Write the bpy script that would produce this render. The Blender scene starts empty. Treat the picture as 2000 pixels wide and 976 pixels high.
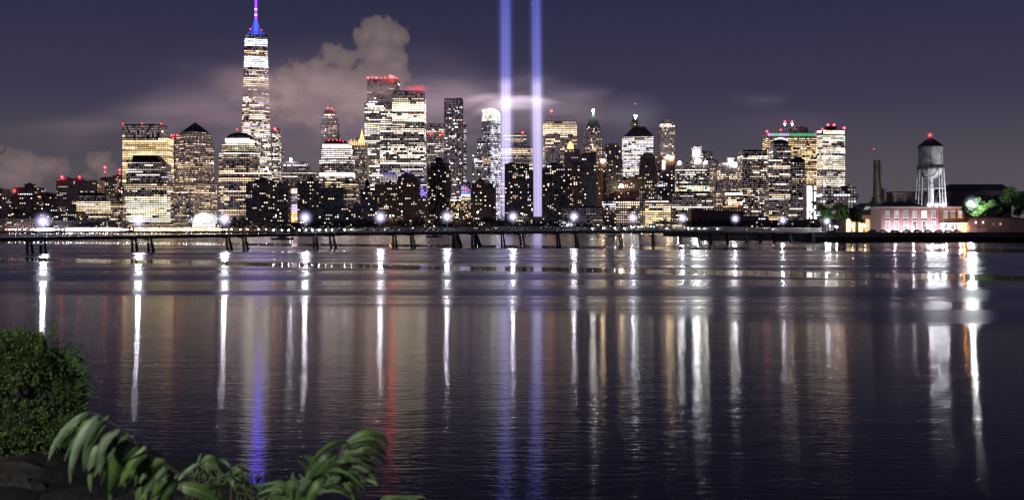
import bpy, math, random
from mathutils import Vector, Matrix, noise as mnoise

# ------------------------------------------------------------------ camera, world, exposure
SC = bpy.context.scene
COL = SC.collection
F = 2150.0            # focal length in photograph pixels (2000 px wide)
CXP, HOR = 1000.0, 449.0
EYE = 6.0             # camera height above the water

cam_data = bpy.data.cameras.new("camera")
cam_data.sensor_width = 36.0
cam_data.sensor_fit = 'HORIZONTAL'
cam_data.lens = F / 2000 * 36
cam_data.shift_y = -39.0 / 2000
cam_data.clip_start = 0.1
cam_data.clip_end = 40000
cam_data.dof.use_dof = True
cam_data.dof.focus_distance = 900
cam_data.dof.aperture_fstop = 8.0
cam = bpy.data.objects.new("camera", cam_data)
COL.objects.link(cam)
cam.location = (0, 0, EYE)
cam.rotation_euler = (math.radians(90), 0, 0)
SC.camera = cam

world = bpy.data.worlds.new("World")
SC.world = world
world.use_nodes = True
wbg = world.node_tree.nodes["Background"]
wbg.inputs[0].default_value = (0.05, 0.045, 0.085, 1)
wbg.inputs[1].default_value = 1.0

SC.view_settings.view_transform = 'Standard'
SC.view_settings.look = 'None'
SC.view_settings.exposure = 0
SC.view_settings.gamma = 1
SC.cycles.use_denoising = True
SC.cycles.max_bounces = 6
SC.cycles.glossy_bounces = 3
SC.cycles.diffuse_bounces = 2
SC.cycles.transparent_max_bounces = 16
SC.cycles.volume_bounces = 0
SC.cycles.sample_clamp_indirect = 6
SC.cycles.caustics_reflective = False
SC.cycles.caustics_refractive = False


def X(px, D): return (px - CXP) / F * D
def Z(py, D): return EYE + (HOR - py) / F * D
def PT(px, py, D): return Vector((X(px, D), D, Z(py, D)))
def PY(z, D): return HOR - (z - EYE) * F / D


# ------------------------------------------------------------------ materials
def new_mat(name):
    m = bpy.data.materials.new(name)
    m.use_nodes = True
    nt = m.node_tree
    return m, nt, nt.nodes["Principled BSDF"], nt.nodes, nt.links


def stone(name, col, rough=0.8, scale=0.15, var=0.25, metal=0.0, spec=0.5, bump=0.0):
    m, nt, b, N, L = new_mat(name)
    tc = N.new('ShaderNodeTexCoord')
    no = N.new('ShaderNodeTexNoise'); no.inputs['Scale'].default_value = scale; no.inputs['Detail'].default_value = 4
    L.new(tc.outputs['Object'], no.inputs['Vector'])
    r = N.new('ShaderNodeValToRGB')
    r.color_ramp.elements[0].position = 0.3; r.color_ramp.elements[1].position = 0.7
    r.color_ramp.elements[0].color = tuple(c * (1 - var) for c in col) + (1,)
    r.color_ramp.elements[1].color = tuple(min(1, c * (1 + var)) for c in col) + (1,)
    L.new(no.outputs['Fac'], r.inputs['Fac'])
    L.new(r.outputs['Color'], b.inputs['Base Color'])
    b.inputs['Roughness'].default_value = rough
    b.inputs['Metallic'].default_value = metal
    b.inputs['Specular IOR Level'].default_value = spec
    if bump:
        bp = N.new('ShaderNodeBump'); bp.inputs['Strength'].default_value = bump
        n2 = N.new('ShaderNodeTexNoise'); n2.inputs['Scale'].default_value = scale * 8; n2.inputs['Detail'].default_value = 6
        L.new(tc.outputs['Object'], n2.inputs['Vector'])
        L.new(n2.outputs['Fac'], bp.inputs['Height']); L.new(bp.outputs['Normal'], b.inputs['Normal'])
    return m


def emitter(name, col, E, sample=True):
    m = bpy.data.materials.new(name); m.use_nodes = True
    N, L = m.node_tree.nodes, m.node_tree.links
    N.clear()
    o = N.new('ShaderNodeOutputMaterial'); e = N.new('ShaderNodeEmission')
    e.inputs[0].default_value = tuple(col) + (1,); e.inputs[1].default_value = E
    L.new(e.outputs[0], o.inputs[0])
    m.cycles.emission_sampling = 'AUTO' if sample else 'NONE'
    return m


def glow_attr_mat():
    """each pane carries its glow colour; unlit panes get a faint painted glow"""
    m = bpy.data.materials.new("window_glow"); m.use_nodes = True
    N, L = m.node_tree.nodes, m.node_tree.links
    N.clear()
    o = N.new('ShaderNodeOutputMaterial'); e = N.new('ShaderNodeEmission'); a = N.new('ShaderNodeAttribute')
    a.attribute_name = 'glow_colour'
    L.new(a.outputs['Color'], e.inputs[0]); e.inputs[1].default_value = 1.0
    L.new(e.outputs[0], o.inputs[0])
    m.cycles.emission_sampling = 'NONE'
    return m


M = {}
M['lit'] = glow_attr_mat()
M['dark'] = stone("dark_curtain_wall", (0.19, 0.17, 0.19), 0.45, 0.05, 0.3)
M['darkblue'] = stone("dark_blue_curtain_wall", (0.14, 0.16, 0.22), 0.35, 0.05, 0.3)
M['black'] = stone("black_metal", (0.012, 0.012, 0.014), 0.6, 0.3, 0.3)
M['grey'] = stone("grey_granite", (0.40, 0.37, 0.39), 0.7, 0.05, 0.25)
M['pinkgrey'] = stone("pink_granite", (0.46, 0.37, 0.37), 0.7, 0.05, 0.2)
M['lime'] = stone("limestone", (0.42, 0.38, 0.33), 0.8, 0.05, 0.2)
M['brick'] = stone("red_brown_brick_wall", (0.32, 0.19, 0.16), 0.85, 0.08, 0.25)
M['brown'] = stone("brown_brick_wall", (0.24, 0.18, 0.18), 0.85, 0.08, 0.25)
M['steel'] = stone("stainless_steel", (0.35, 0.36, 0.38), 0.35, 0.05, 0.2, 0.6)
M['copper'] = stone("weathered_copper", (0.10, 0.17, 0.15), 0.6, 0.1, 0.25)
M['slate'] = stone("slate_roofing", (0.05, 0.05, 0.055), 0.6, 0.1, 0.3)
M['glass'] = stone("unlit_window_glass", (0.015, 0.016, 0.02), 0.12, 0.1, 0.2)
M['concrete'] = stone("concrete", (0.28, 0.27, 0.25), 0.85, 0.3, 0.3, bump=0.3)
M['seawall'] = stone("stained_seawall_concrete", (0.11, 0.105, 0.10), 0.85, 0.15, 0.5, bump=0.4)
M['timber'] = stone("weathered_timber", (0.02, 0.017, 0.015), 0.9, 1.2, 0.5, bump=0.5)
M['paletimber'] = stone("pale_painted_timber", (0.45, 0.43, 0.42), 0.8, 1.2, 0.3, bump=0.3)
M['girder'] = stone("dark_painted_girder", (0.06, 0.06, 0.065), 0.5, 0.6, 0.4)
M['truss'] = stone("galvanised_truss", (0.38, 0.38, 0.40), 0.45, 0.5, 0.3, 0.4)
M['tank'] = stone("grey_painted_tank", (0.30, 0.295, 0.29), 0.6, 0.35, 0.4)
M['tankroof'] = stone("dark_tank_roof", (0.07, 0.07, 0.075), 0.6, 0.3, 0.2)
M['asphalt'] = stone("asphalt", (0.05, 0.05, 0.052), 0.9, 0.4, 0.3)
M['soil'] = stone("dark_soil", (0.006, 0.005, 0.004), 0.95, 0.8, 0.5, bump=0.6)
M['bark'] = stone("bark", (0.06, 0.045, 0.035), 0.9, 3.0, 0.4)
M['pole'] = stone("grey_pole_paint", (0.20, 0.20, 0.21), 0.5, 2.0, 0.2)
M['white'] = stone("white_paint", (0.75, 0.75, 0.74), 0.5, 0.8, 0.08)
M['red_em'] = emitter("red_beacon_glass", (1.0, 0.035, 0.045), 7)
M['red_hot'] = emitter("red_beacon_glass_bright", (1.0, 0.03, 0.04), 16)
M['red_star'] = emitter("brilliant_red_beacon_glass", (1.0, 0.008, 0.010), 75)
M['lamp'] = emitter("cool_white_lamp_glass", (0.86, 0.86, 1.0), 290)
M['lamp_small'] = emitter("small_white_lamp_glass", (1.0, 0.93, 0.86), 130)
M['lamp_warm'] = emitter("small_warm_lamp_glass", (1.0, 0.72, 0.42), 80)
M['lamp_cool'] = emitter("small_cool_lamp_glass", (0.82, 0.86, 1.0), 130)
M['lamp_red'] = emitter("small_red_lamp_glass", (1.0, 0.12, 0.16), 30)
M['lamp_teal'] = emitter("small_teal_lamp_glass", (0.2, 1.0, 0.75), 30)
M['orange'] = emitter("orange_lamp_glass", (1.0, 0.36, 0.04), 520)
M['lamp_lantern'] = emitter("brilliant_lantern_glass", (1.0, 0.98, 0.95), 60)
M['tree_lamp'] = emitter("tree_floodlight_glass", (0.90, 0.96, 1.0), 10000)
M['tree_lamp_small'] = emitter("added_tree_lamp_glass", (0.92, 1.0, 0.92), 1500)
M['near_lamp'] = emitter("street_lamp_bulb", (1.0, 0.97, 0.92), 4800)
M['flood'] = emitter("floodlight_glass", (0.88, 0.88, 1.0), 1100)


def foliage_mat(name, cols, trans=0.3, rough=0.55, scale=3.0):
    m, nt, b, N, L = new_mat(name)
    tc = N.new('ShaderNodeTexCoord')
    no = N.new('ShaderNodeTexNoise'); no.inputs['Scale'].default_value = scale; no.inputs['Detail'].default_value = 3
    L.new(tc.outputs['Object'], no.inputs['Vector'])
    r = N.new('ShaderNodeValToRGB'); cr = r.color_ramp
    cr.elements[0].position = 0.32; cr.elements[0].color = tuple(cols[0]) + (1,)
    cr.elements[1].position = 0.68; cr.elements[1].color = tuple(cols[1]) + (1,)
    L.new(no.outputs['Fac'], r.inputs['Fac']); L.new(r.outputs['Color'], b.inputs['Base Color'])
    b.inputs['Roughness'].default_value = rough
    t = N.new('ShaderNodeBsdfTranslucent'); L.new(r.outputs['Color'], t.inputs['Color'])
    mx = N.new('ShaderNodeMixShader'); mx.inputs[0].default_value = trans
    L.new(b.outputs[0], mx.inputs[1]); L.new(t.outputs[0], mx.inputs[2])
    L.new(mx.outputs[0], N['Material Output'].inputs[0])
    return m


M['tree'] = foliage_mat("tree_leaves", ((0.05, 0.11, 0.03), (0.14, 0.24, 0.07)), 0.3, scale=0.5)
M['treefar'] = foliage_mat("distant_tree_leaves", ((0.03, 0.045, 0.03), (0.06, 0.08, 0.05)), 0.1, scale=0.05)
M['bush'] = foliage_mat("shrub_leaves", ((0.022, 0.06, 0.014), (0.20, 0.33, 0.09)), 0.25, 0.45, scale=5.5)


def leaf_mat(name, dark, light, rough=0.5):
    m, nt, b, N, L = new_mat(name)
    uv = N.new('ShaderNodeAttribute'); uv.attribute_name = 'leaf_uv'
    sep = N.new('ShaderNodeSeparateXYZ'); L.new(uv.outputs['Vector'], sep.inputs[0])
    # side veins: V-shaped stripes running out from the midrib
    ab = N.new('ShaderNodeMath'); ab.operation = 'ABSOLUTE'; L.new(sep.outputs['X'], ab.inputs[0])
    ma = N.new('ShaderNodeMath'); ma.operation = 'MULTIPLY_ADD'; L.new(sep.outputs['Y'], ma.inputs[0]); ma.inputs[1].default_value = 60
    mm = N.new('ShaderNodeMath'); mm.operation = 'MULTIPLY'; L.new(ab.outputs[0], mm.inputs[0]); mm.inputs[1].default_value = -14
    L.new(mm.outputs[0], ma.inputs[2])
    si = N.new('ShaderNodeMath'); si.operation = 'SINE'; L.new(ma.outputs[0], si.inputs[0])
    bp = N.new('ShaderNodeBump'); bp.inputs['Strength'].default_value = 0.25; bp.inputs['Distance'].default_value = 0.001
    L.new(si.outputs[0], bp.inputs['Height']); L.new(bp.outputs[0], b.inputs['Normal'])
    tc = N.new('ShaderNodeTexCoord'); no = N.new('ShaderNodeTexNoise'); no.inputs['Scale'].default_value = 25; no.inputs['Detail'].default_value = 4
    L.new(tc.outputs['Object'], no.inputs['Vector'])
    r = N.new('ShaderNodeValToRGB'); cr = r.color_ramp
    cr.elements[0].position = 0.3; cr.elements[0].color = tuple(dark) + (1,)
    cr.elements[1].position = 0.72; cr.elements[1].color = tuple(light) + (1,)
    L.new(no.outputs['Fac'], r.inputs['Fac'])
    rib = N.new('ShaderNodeMath'); rib.operation = 'LESS_THAN'; L.new(ab.outputs[0], rib.inputs[0]); rib.inputs[1].default_value = 0.05
    mx = N.new('ShaderNodeMixRGB'); L.new(rib.outputs[0], mx.inputs[0]); L.new(r.outputs[0], mx.inputs[1])
    mx.inputs[2].default_value = (0.16, 0.24, 0.10, 1)
    L.new(mx.outputs[0], b.inputs['Base Color']); b.inputs['Roughness'].default_value = rough
    t = N.new('ShaderNodeBsdfTranslucent'); L.new(mx.outputs[0], t.inputs['Color'])
    ms = N.new('ShaderNodeMixShader'); ms.inputs[0].default_value = 0.25
    L.new(b.outputs[0], ms.inputs[1]); L.new(t.outputs[0], ms.inputs[2])
    L.new(ms.outputs[0], N['Material Output'].inputs[0])
    return m


M['leaf'] = leaf_mat("green_leaf", (0.010, 0.036, 0.008), (0.085, 0.15, 0.022))
M['leaf_pale'] = leaf_mat("pale_leaf_underside", (0.07, 0.14, 0.07), (0.26, 0.36, 0.24), 0.5)
M['leaf_dark'] = leaf_mat("dark_leaf", (0.010, 0.032, 0.008), (0.04, 0.085, 0.018))
M['petiole'] = stone("brown_green_leaf_stalk", (0.04, 0.045, 0.02), 0.6, 20, 0.2)


def brick_mat():
    m, nt, b, N, L = new_mat("red_brick_wall")
    tc = N.new('ShaderNodeTexCoord'); mp = N.new('ShaderNodeMapping')
    mp.inputs['Rotation'].default_value = (math.radians(90), 0, 0)
    L.new(tc.outputs['Object'], mp.inputs[0])
    br = N.new('ShaderNodeTexBrick'); L.new(mp.outputs[0], br.inputs['Vector'])
    br.inputs['Color1'].default_value = (0.36, 0.20, 0.185, 1); br.inputs['Color2'].default_value = (0.24, 0.13, 0.12, 1)
    br.inputs['Mortar'].default_value = (0.3, 0.26, 0.24, 1); br.inputs['Scale'].default_value = 1.0
    br.inputs['Brick Width'].default_value = 0.45; br.inputs['Row Height'].default_value = 0.16; br.inputs['Mortar Size'].default_value = 0.015
    L.new(br.outputs[0], b.inputs['Base Color']); b.inputs['Roughness'].default_value = 0.85
    return m


M['redbrick'] = brick_mat()


# ------------------------------------------------------------------ mesh collector
class Mesh:
    def __init__(s): s.v = []; s.f = []; s.m = []; s.c = []

    def quad(s, a, b, c, d, mi=0, col=None):
        n = len(s.v); s.v += [tuple(a), tuple(b), tuple(c), tuple(d)]; s.f.append((n, n + 1, n + 2, n + 3)); s.m.append(mi); s.c.append(col)

    def face(s, pts, mi=0, col=None):
        n = len(s.v); s.v += [tuple(p) for p in pts]; s.f.append(tuple(range(n, n + len(pts)))); s.m.append(mi); s.c.append(col)

    def box(s, x0, x1, y0, y1, z0, z1, mi=0):
        n = len(s.v)
        s.v += [(x0, y0, z0), (x1, y0, z0), (x1, y1, z0), (x0, y1, z0), (x0, y0, z1), (x1, y0, z1), (x1, y1, z1), (x0, y1, z1)]
        for q in ((0, 3, 2, 1), (4, 5, 6, 7), (0, 1, 5, 4), (1, 2, 6, 5), (2, 3, 7, 6), (3, 0, 4, 7)):
            s.f.append(tuple(n + i for i in q)); s.m.append(mi); s.c.append(None)

    def loft(s, rings, cap=True, mi=0):
        """rings: lists of equally many points, counter-clockwise seen from above, bottom to top"""
        n = len(s.v); k = len(rings[0])
        for r in rings: s.v += [tuple(p) for p in r]
        for j in range(len(rings) - 1):
            for i in range(k):
                a = n + j * k + i; b = n + j * k + (i + 1) % k
                s.f.append((a, b, b + k, a + k)); s.m.append(mi); s.c.append(None)
        if cap:
            s.f.append(tuple(n + i for i in reversed(range(k)))); s.m.append(mi); s.c.append(None)
            s.f.append(tuple(n + (len(rings) - 1) * k + i for i in range(k))); s.m.append(mi); s.c.append(None)

    def bar(s, a, b, r, k=6, r2=None, mi=0):
        a = Vector(a); b = Vector(b); d = b - a
        if d.length < 1e-6: return
        d.normalize(); u = d.orthogonal().normalized(); w = d.cross(u)
        r2 = r if r2 is None else r2
        s.loft([[a + (u * math.cos(t) + w * math.sin(t)) * r for t in [2 * math.pi * i / k for i in range(k)]],
                [b + (u * math.cos(t) + w * math.sin(t)) * r2 for t in [2 * math.pi * i / k for i in range(k)]]], mi=mi)

    def ball(s, c, r, seg=10, rings=6, mi=0, sz=1.0):
        c = Vector(c); rs = []
        for j in range(rings + 1):
            a = -math.pi / 2 + math.pi * j / rings
            rr = max(r * math.cos(a), r * 0.02)
            rs.append([c + Vector((rr * math.cos(2 * math.pi * i / seg), rr * math.sin(2 * math.pi * i / seg), r * sz * math.sin(a))) for i in range(seg)])
        s.loft(rs, mi=mi)

    def build(s, name, mats, parent=None, origin=None, smooth=False, kind=None, label=None):
        me = bpy.data.meshes.new(name)
        o0 = origin if origin is not None else (parent['_o'] if parent is not None and '_o' in parent else (0, 0, 0))
        ox, oy, oz = o0
        me.from_pydata([(x - ox, y - oy, z - oz) for x, y, z in s.v], [], s.f)
        for m in (mats if isinstance(mats, (list, tuple)) else [mats]): me.materials.append(m)
        if any(s.m): me.polygons.foreach_set('material_index', s.m)
        if smooth: me.polygons.foreach_set('use_smooth', [True] * len(s.f))
        if any(c is not None for c in s.c):
            at = me.attributes.new('glow_colour', 'FLOAT_COLOR', 'CORNER'); buf = []
            for f, c in zip(s.f, s.c):
                c = c or (0, 0, 0); buf += [c[0], c[1], c[2], 1.0] * len(f)
            at.data.foreach_set('color', buf)
        me.update()
        o = bpy.data.objects.new(name, me); COL.objects.link(o)
        if parent is not None: o.parent = parent
        elif origin is not None: o.location = origin
        if kind: o['kind'] = kind
        if label: o['label'] = label
        return o


def thing(name, label, cat, loc=(0, 0, 0), group=None):
    o = bpy.data.objects.new(name, None); COL.objects.link(o)
    o.location = loc; o.empty_display_size = 0.5
    o['label'] = label; o['category'] = cat; o['_o'] = tuple(loc)
    if group: o['group'] = group
    return o


def copy_tree(o, parent=None):
    c = o.copy(); COL.objects.link(c)
    if parent is not None: c.parent = parent
    for ch in list(o.children): copy_tree(ch, c)
    return c


def struct(o, kind='structure'):
    o['kind'] = kind; return o

# ------------------------------------------------------------------ sky dome with clouds
def sstep(a, b, x):
    t = min(1, max(0, (x - a) / (b - a))); return t * t * (3 - 2 * t)


CUMULUS = [  # px, py, rx, ry, weight
    (744, 66, 46, 34, 1.0), (716, 70, 32, 24, .9), (772, 74, 28, 26, .95), (697, 66, 15, 16, .8), (745, 105, 44, 36, .95), (770, 130, 32, 28, .85),
    (738, 150, 62, 40, .95), (648, 108, 34, 26, .85), (672, 120, 30, 24, .85), (620, 126, 34, 18, .8), (590, 140, 34, 18, .75), (552, 142, 36, 16, .65), (640, 165, 130, 46, .9),
    (600, 200, 110, 50, .8), (700, 200, 120, 50, .8),
    (40, 328, 60, 36, .98), (92, 322, 46, 28, .95), (120, 330, 34, 24, .8), (20, 345, 70, 30, .95), (70, 350, 70, 20, .7), (192, 322, 36, 28, .88), (212, 340, 30, 20, .7),
    (0, 290, 12, 14, .7), (165, 345, 40, 16, .6)]
VEIL = [  # px, py, rx, ry, r, g, b
    (640, 225, 250, 88, .095, .064, .068), (420, 215, 115, 34, .075, .050, .052), (300, 232, 90, 20, .03, .02, .022), (840, 215, 120, 50, .03, .022, .024), (465, 160, 50, 22, .10, .06, .06), (360, 225, 70, 16, .03, .018, .018), (780, 215, 150, 60, .055, .038, .042),
    (110, 262, 75, 20, .040, .026, .026), (165, 245, 55, 15, .035, .023, .022), (860, 178, 60, 14, .05, .032, .036),
    (1000, 205, 120, 42, .075, .055, .065), (1075, 200, 75, 26, .09, .066, .075), (930, 192, 70, 18, .08, .058, .07), (1130, 225, 70, 20, .045, .033, .036),
    (1018, 160, 46, 8, .06, .05, .08), (1475, 196, 40, 12, .022, .017, .017), (1500, 190, 30, 6, .015, .012, .012), (1120, 185, 40, 10, .05, .036, .045),
    (1242, 228, 40, 26, .06, .055, .065), (1540, 250, 80, 22, .018, .012, .018)]
STREAKS = [(1000, 202, 46, 9, .85, .70, .85, 0.10), (960, 190, 40, 5, .30, .22, .28, 0.02), (1035, 194, 36, 4.5, .7, .55, .7, -0.03), (945, 202, 40, 6, .16, .11, .12, 0.04)]


def sky_dome():
    az = [-180 + i * 6 for i in range(25)] + [-33 + i * 0.15 for i in range(441)] + [36 + i * 6 for i in range(25)]
    el = [-12, -6, -3, -1.5] + [i * 0.14 - 0.7 for i in range(115)] + [16, 18, 21, 25, 30, 37, 45, 55, 65, 75, 85, 89.5]
    R = 11000.0
    vs = []; cd = []; vl = []
    for e in el:
        er = math.radians(e)
        for a in az:
            ar = math.radians(a)
            v = Vector((math.sin(ar) * math.cos(er), math.cos(ar) * math.cos(er), math.sin(er)))
            vs.append(tuple(v * R + Vector((0, 0, EYE))))
            d = 0.0; r = g = b = 0.0
            if abs(a) < 40 and -2 < e < 30:
                px = CXP + F * v.x / v.y; py = HOR - F * v.z / v.y
                w1 = mnoise.noise(Vector((px * .012, py * .02, 3.1))); w2 = mnoise.noise(Vector((px * .012, py * .02, 9.7)))
                qx = px + 26 * w1; qy = py + 12 * w2
                for cx, cy, rx, ry, w in CUMULUS:
                    q = ((px - cx) / rx) ** 2 + ((py - cy) / ry) ** 2
                    if q < 3: d = max(d, w * (1.25 - 0.62 * math.sqrt(q)) if q > 0 else w * 1.25)
                for cx, cy, rx, ry, cr, cg, cb in VEIL:
                    q = ((qx - cx) / rx) ** 2 + ((qy - cy) / ry) ** 2
                    if q < 4:
                        k = (1 - q / 4) ** 2; r += cr * k; g += cg * k; b += cb * k
                for cx, cy, rx, ry, cr, cg, cb, sl in STREAKS:
                    q = ((px - cx) / rx) ** 2 + ((py - cy + (px - cx) * sl - 0.002 * (px - cx) ** 2) / ry) ** 2
                    if q < 4:
                        k = (1 - q / 4) ** 2; r += cr * k; g += cg * k; b += cb * k
            cd.append(max(0, d)); vl += [r, g, b, 1]
    k = len(az); fs = []
    for j in range(len(el) - 1):
        for i in range(k):
            a = j * k + i; b = j * k + (i + 1) % k
            fs.append((a, a + k, b + k, b))
    me = bpy.data.meshes.new("sky"); me.from_pydata(vs, [], fs)
    me.polygons.foreach_set('use_smooth', [True] * len(fs))
    a1 = me.attributes.new('cloud_density', 'FLOAT', 'POINT'); a1.data.foreach_set('value', cd)
    a2 = me.attributes.new('veil', 'FLOAT_COLOR', 'POINT'); a2.data.foreach_set('color', vl)
    m = bpy.data.materials.new("night_sky"); m.use_nodes = True
    N, L = m.node_tree.nodes, m.node_tree.links; N.clear()
    out = N.new('ShaderNodeOutputMaterial'); em = N.new('ShaderNodeEmission'); L.new(em.outputs[0], out.inputs[0])
    tc = N.new('ShaderNodeTexCoord'); nrm = N.new('ShaderNodeVectorMath'); nrm.operation = 'NORMALIZE'; L.new(tc.outputs['Object'], nrm.inputs[0])
    sep = N.new('ShaderNodeSeparateXYZ'); L.new(nrm.outputs[0], sep.inputs[0])
    ramp = N.new('ShaderNodeValToRGB'); cr = ramp.color_ramp
    L.new(sep.outputs['Z'], ramp.inputs['Fac'])
    stops = [(0.0, (.104, .092, .104)), (0.05, (.086, .076, .093)), (0.12, (.046, .041, .078)), (0.20, (.027, .027, .064)), (0.6, (.018, .019, .050)), (1.0, (.015, .016, .05))]
    cr.elements[0].position, cr.elements[0].color = stops[0][0], stops[0][1] + (1,)
    cr.elements[1].position, cr.elements[1].color = stops[-1][0], stops[-1][1] + (1,)
    for p, c in stops[1:-1]:
        e = cr.elements.new(p); e.color = c + (1,)
    ad = N.new('ShaderNodeAttribute'); ad.attribute_name = 'cloud_density'
    av = N.new('ShaderNodeAttribute'); av.attribute_name = 'veil'
    no = N.new('ShaderNodeTexNoise'); no.inputs['Scale'].default_value = 42; no.inputs['Detail'].default_value = 7; no.inputs['Roughness'].default_value = 0.68
    L.new(nrm.outputs[0], no.inputs['Vector'])
    vo = N.new('ShaderNodeTexVoronoi'); vo.feature = 'SMOOTH_F1'; vo.inputs['Scale'].default_value = 85; vo.inputs['Detail'].default_value = 2; vo.inputs['Smoothness'].default_value = 0.4
    L.new(nrm.outputs[0], vo.inputs['Vector'])

    def math_(op, a, b=None, c=None):
        n = N.new('ShaderNodeMath'); n.operation = op
        for i, x in enumerate((a, b, c)):
            if x is None: continue
            if isinstance(x, (int, float)): n.inputs[i].default_value = x
            else: L.new(x, n.inputs[i])
        return n.outputs[0]
    s1 = math_('MULTIPLY_ADD', no.outputs['Fac'], 1.15, -0.58)
    s2 = math_('MULTIPLY_ADD', vo.outputs['Distance'], -0.16, 0.07)
    dsum = math_('ADD', math_('ADD', s1, s2), ad.outputs['Fac'])
    mask = N.new('ShaderNodeMapRange'); mask.interpolation_type = 'SMOOTHSTEP'
    L.new(dsum, mask.inputs[0]); mask.inputs[1].default_value = 0.46; mask.inputs[2].default_value = 0.62
    core = N.new('ShaderNodeMapRange'); L.new(dsum, core.inputs[0]); core.inputs[1].default_value = 0.5; core.inputs[2].default_value = 1.15
    cc = N.new('ShaderNodeValToRGB'); L.new(core.outputs[0], cc.inputs['Fac'])
    cc.color_ramp.elements[0].color = (.105, .084, .095, 1); cc.color_ramp.elements[1].color = (.205, .148, .155, 1)
    mx = N.new('ShaderNodeMixRGB'); L.new(mask.outputs[0], mx.inputs[0]); L.new(ramp.outputs[0], mx.inputs[1]); L.new(cc.outputs[0], mx.inputs[2])
    # drifting veil, broken up by stretched noise
    mp = N.new('ShaderNodeMapping'); mp.inputs['Scale'].default_value = (6, 6, 34); L.new(nrm.outputs[0], mp.inputs[0])
    n3 = N.new('ShaderNodeTexNoise'); n3.inputs['Scale'].default_value = 1.6; n3.inputs['Detail'].default_value = 5; L.new(mp.outputs[0], n3.inputs['Vector'])
    vk = N.new('ShaderNodeMapRange'); L.new(n3.outputs['Fac'], vk.inputs[0]); vk.inputs[1].default_value = 0.3; vk.inputs[2].default_value = 0.7; vk.inputs[3].default_value = 0.45; vk.inputs[4].default_value = 1.3
    vs_ = N.new('ShaderNodeVectorMath'); vs_.operation = 'SCALE'; L.new(av.outputs['Color'], vs_.inputs[0]); L.new(vk.outputs[0], vs_.inputs['Scale'])
    add = N.new('ShaderNodeVectorMath'); add.operation = 'ADD'; L.new(mx.outputs[0], add.inputs[0]); L.new(vs_.outputs[0], add.inputs[1])
    L.new(add.outputs[0], em.inputs[0]); em.inputs[1].default_value = 1.0
    m.cycles.emission_sampling = 'NONE'
    me.materials.append(m)
    o = bpy.data.objects.new("sky", me); COL.objects.link(o); struct(o)


sky_dome()


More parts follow.
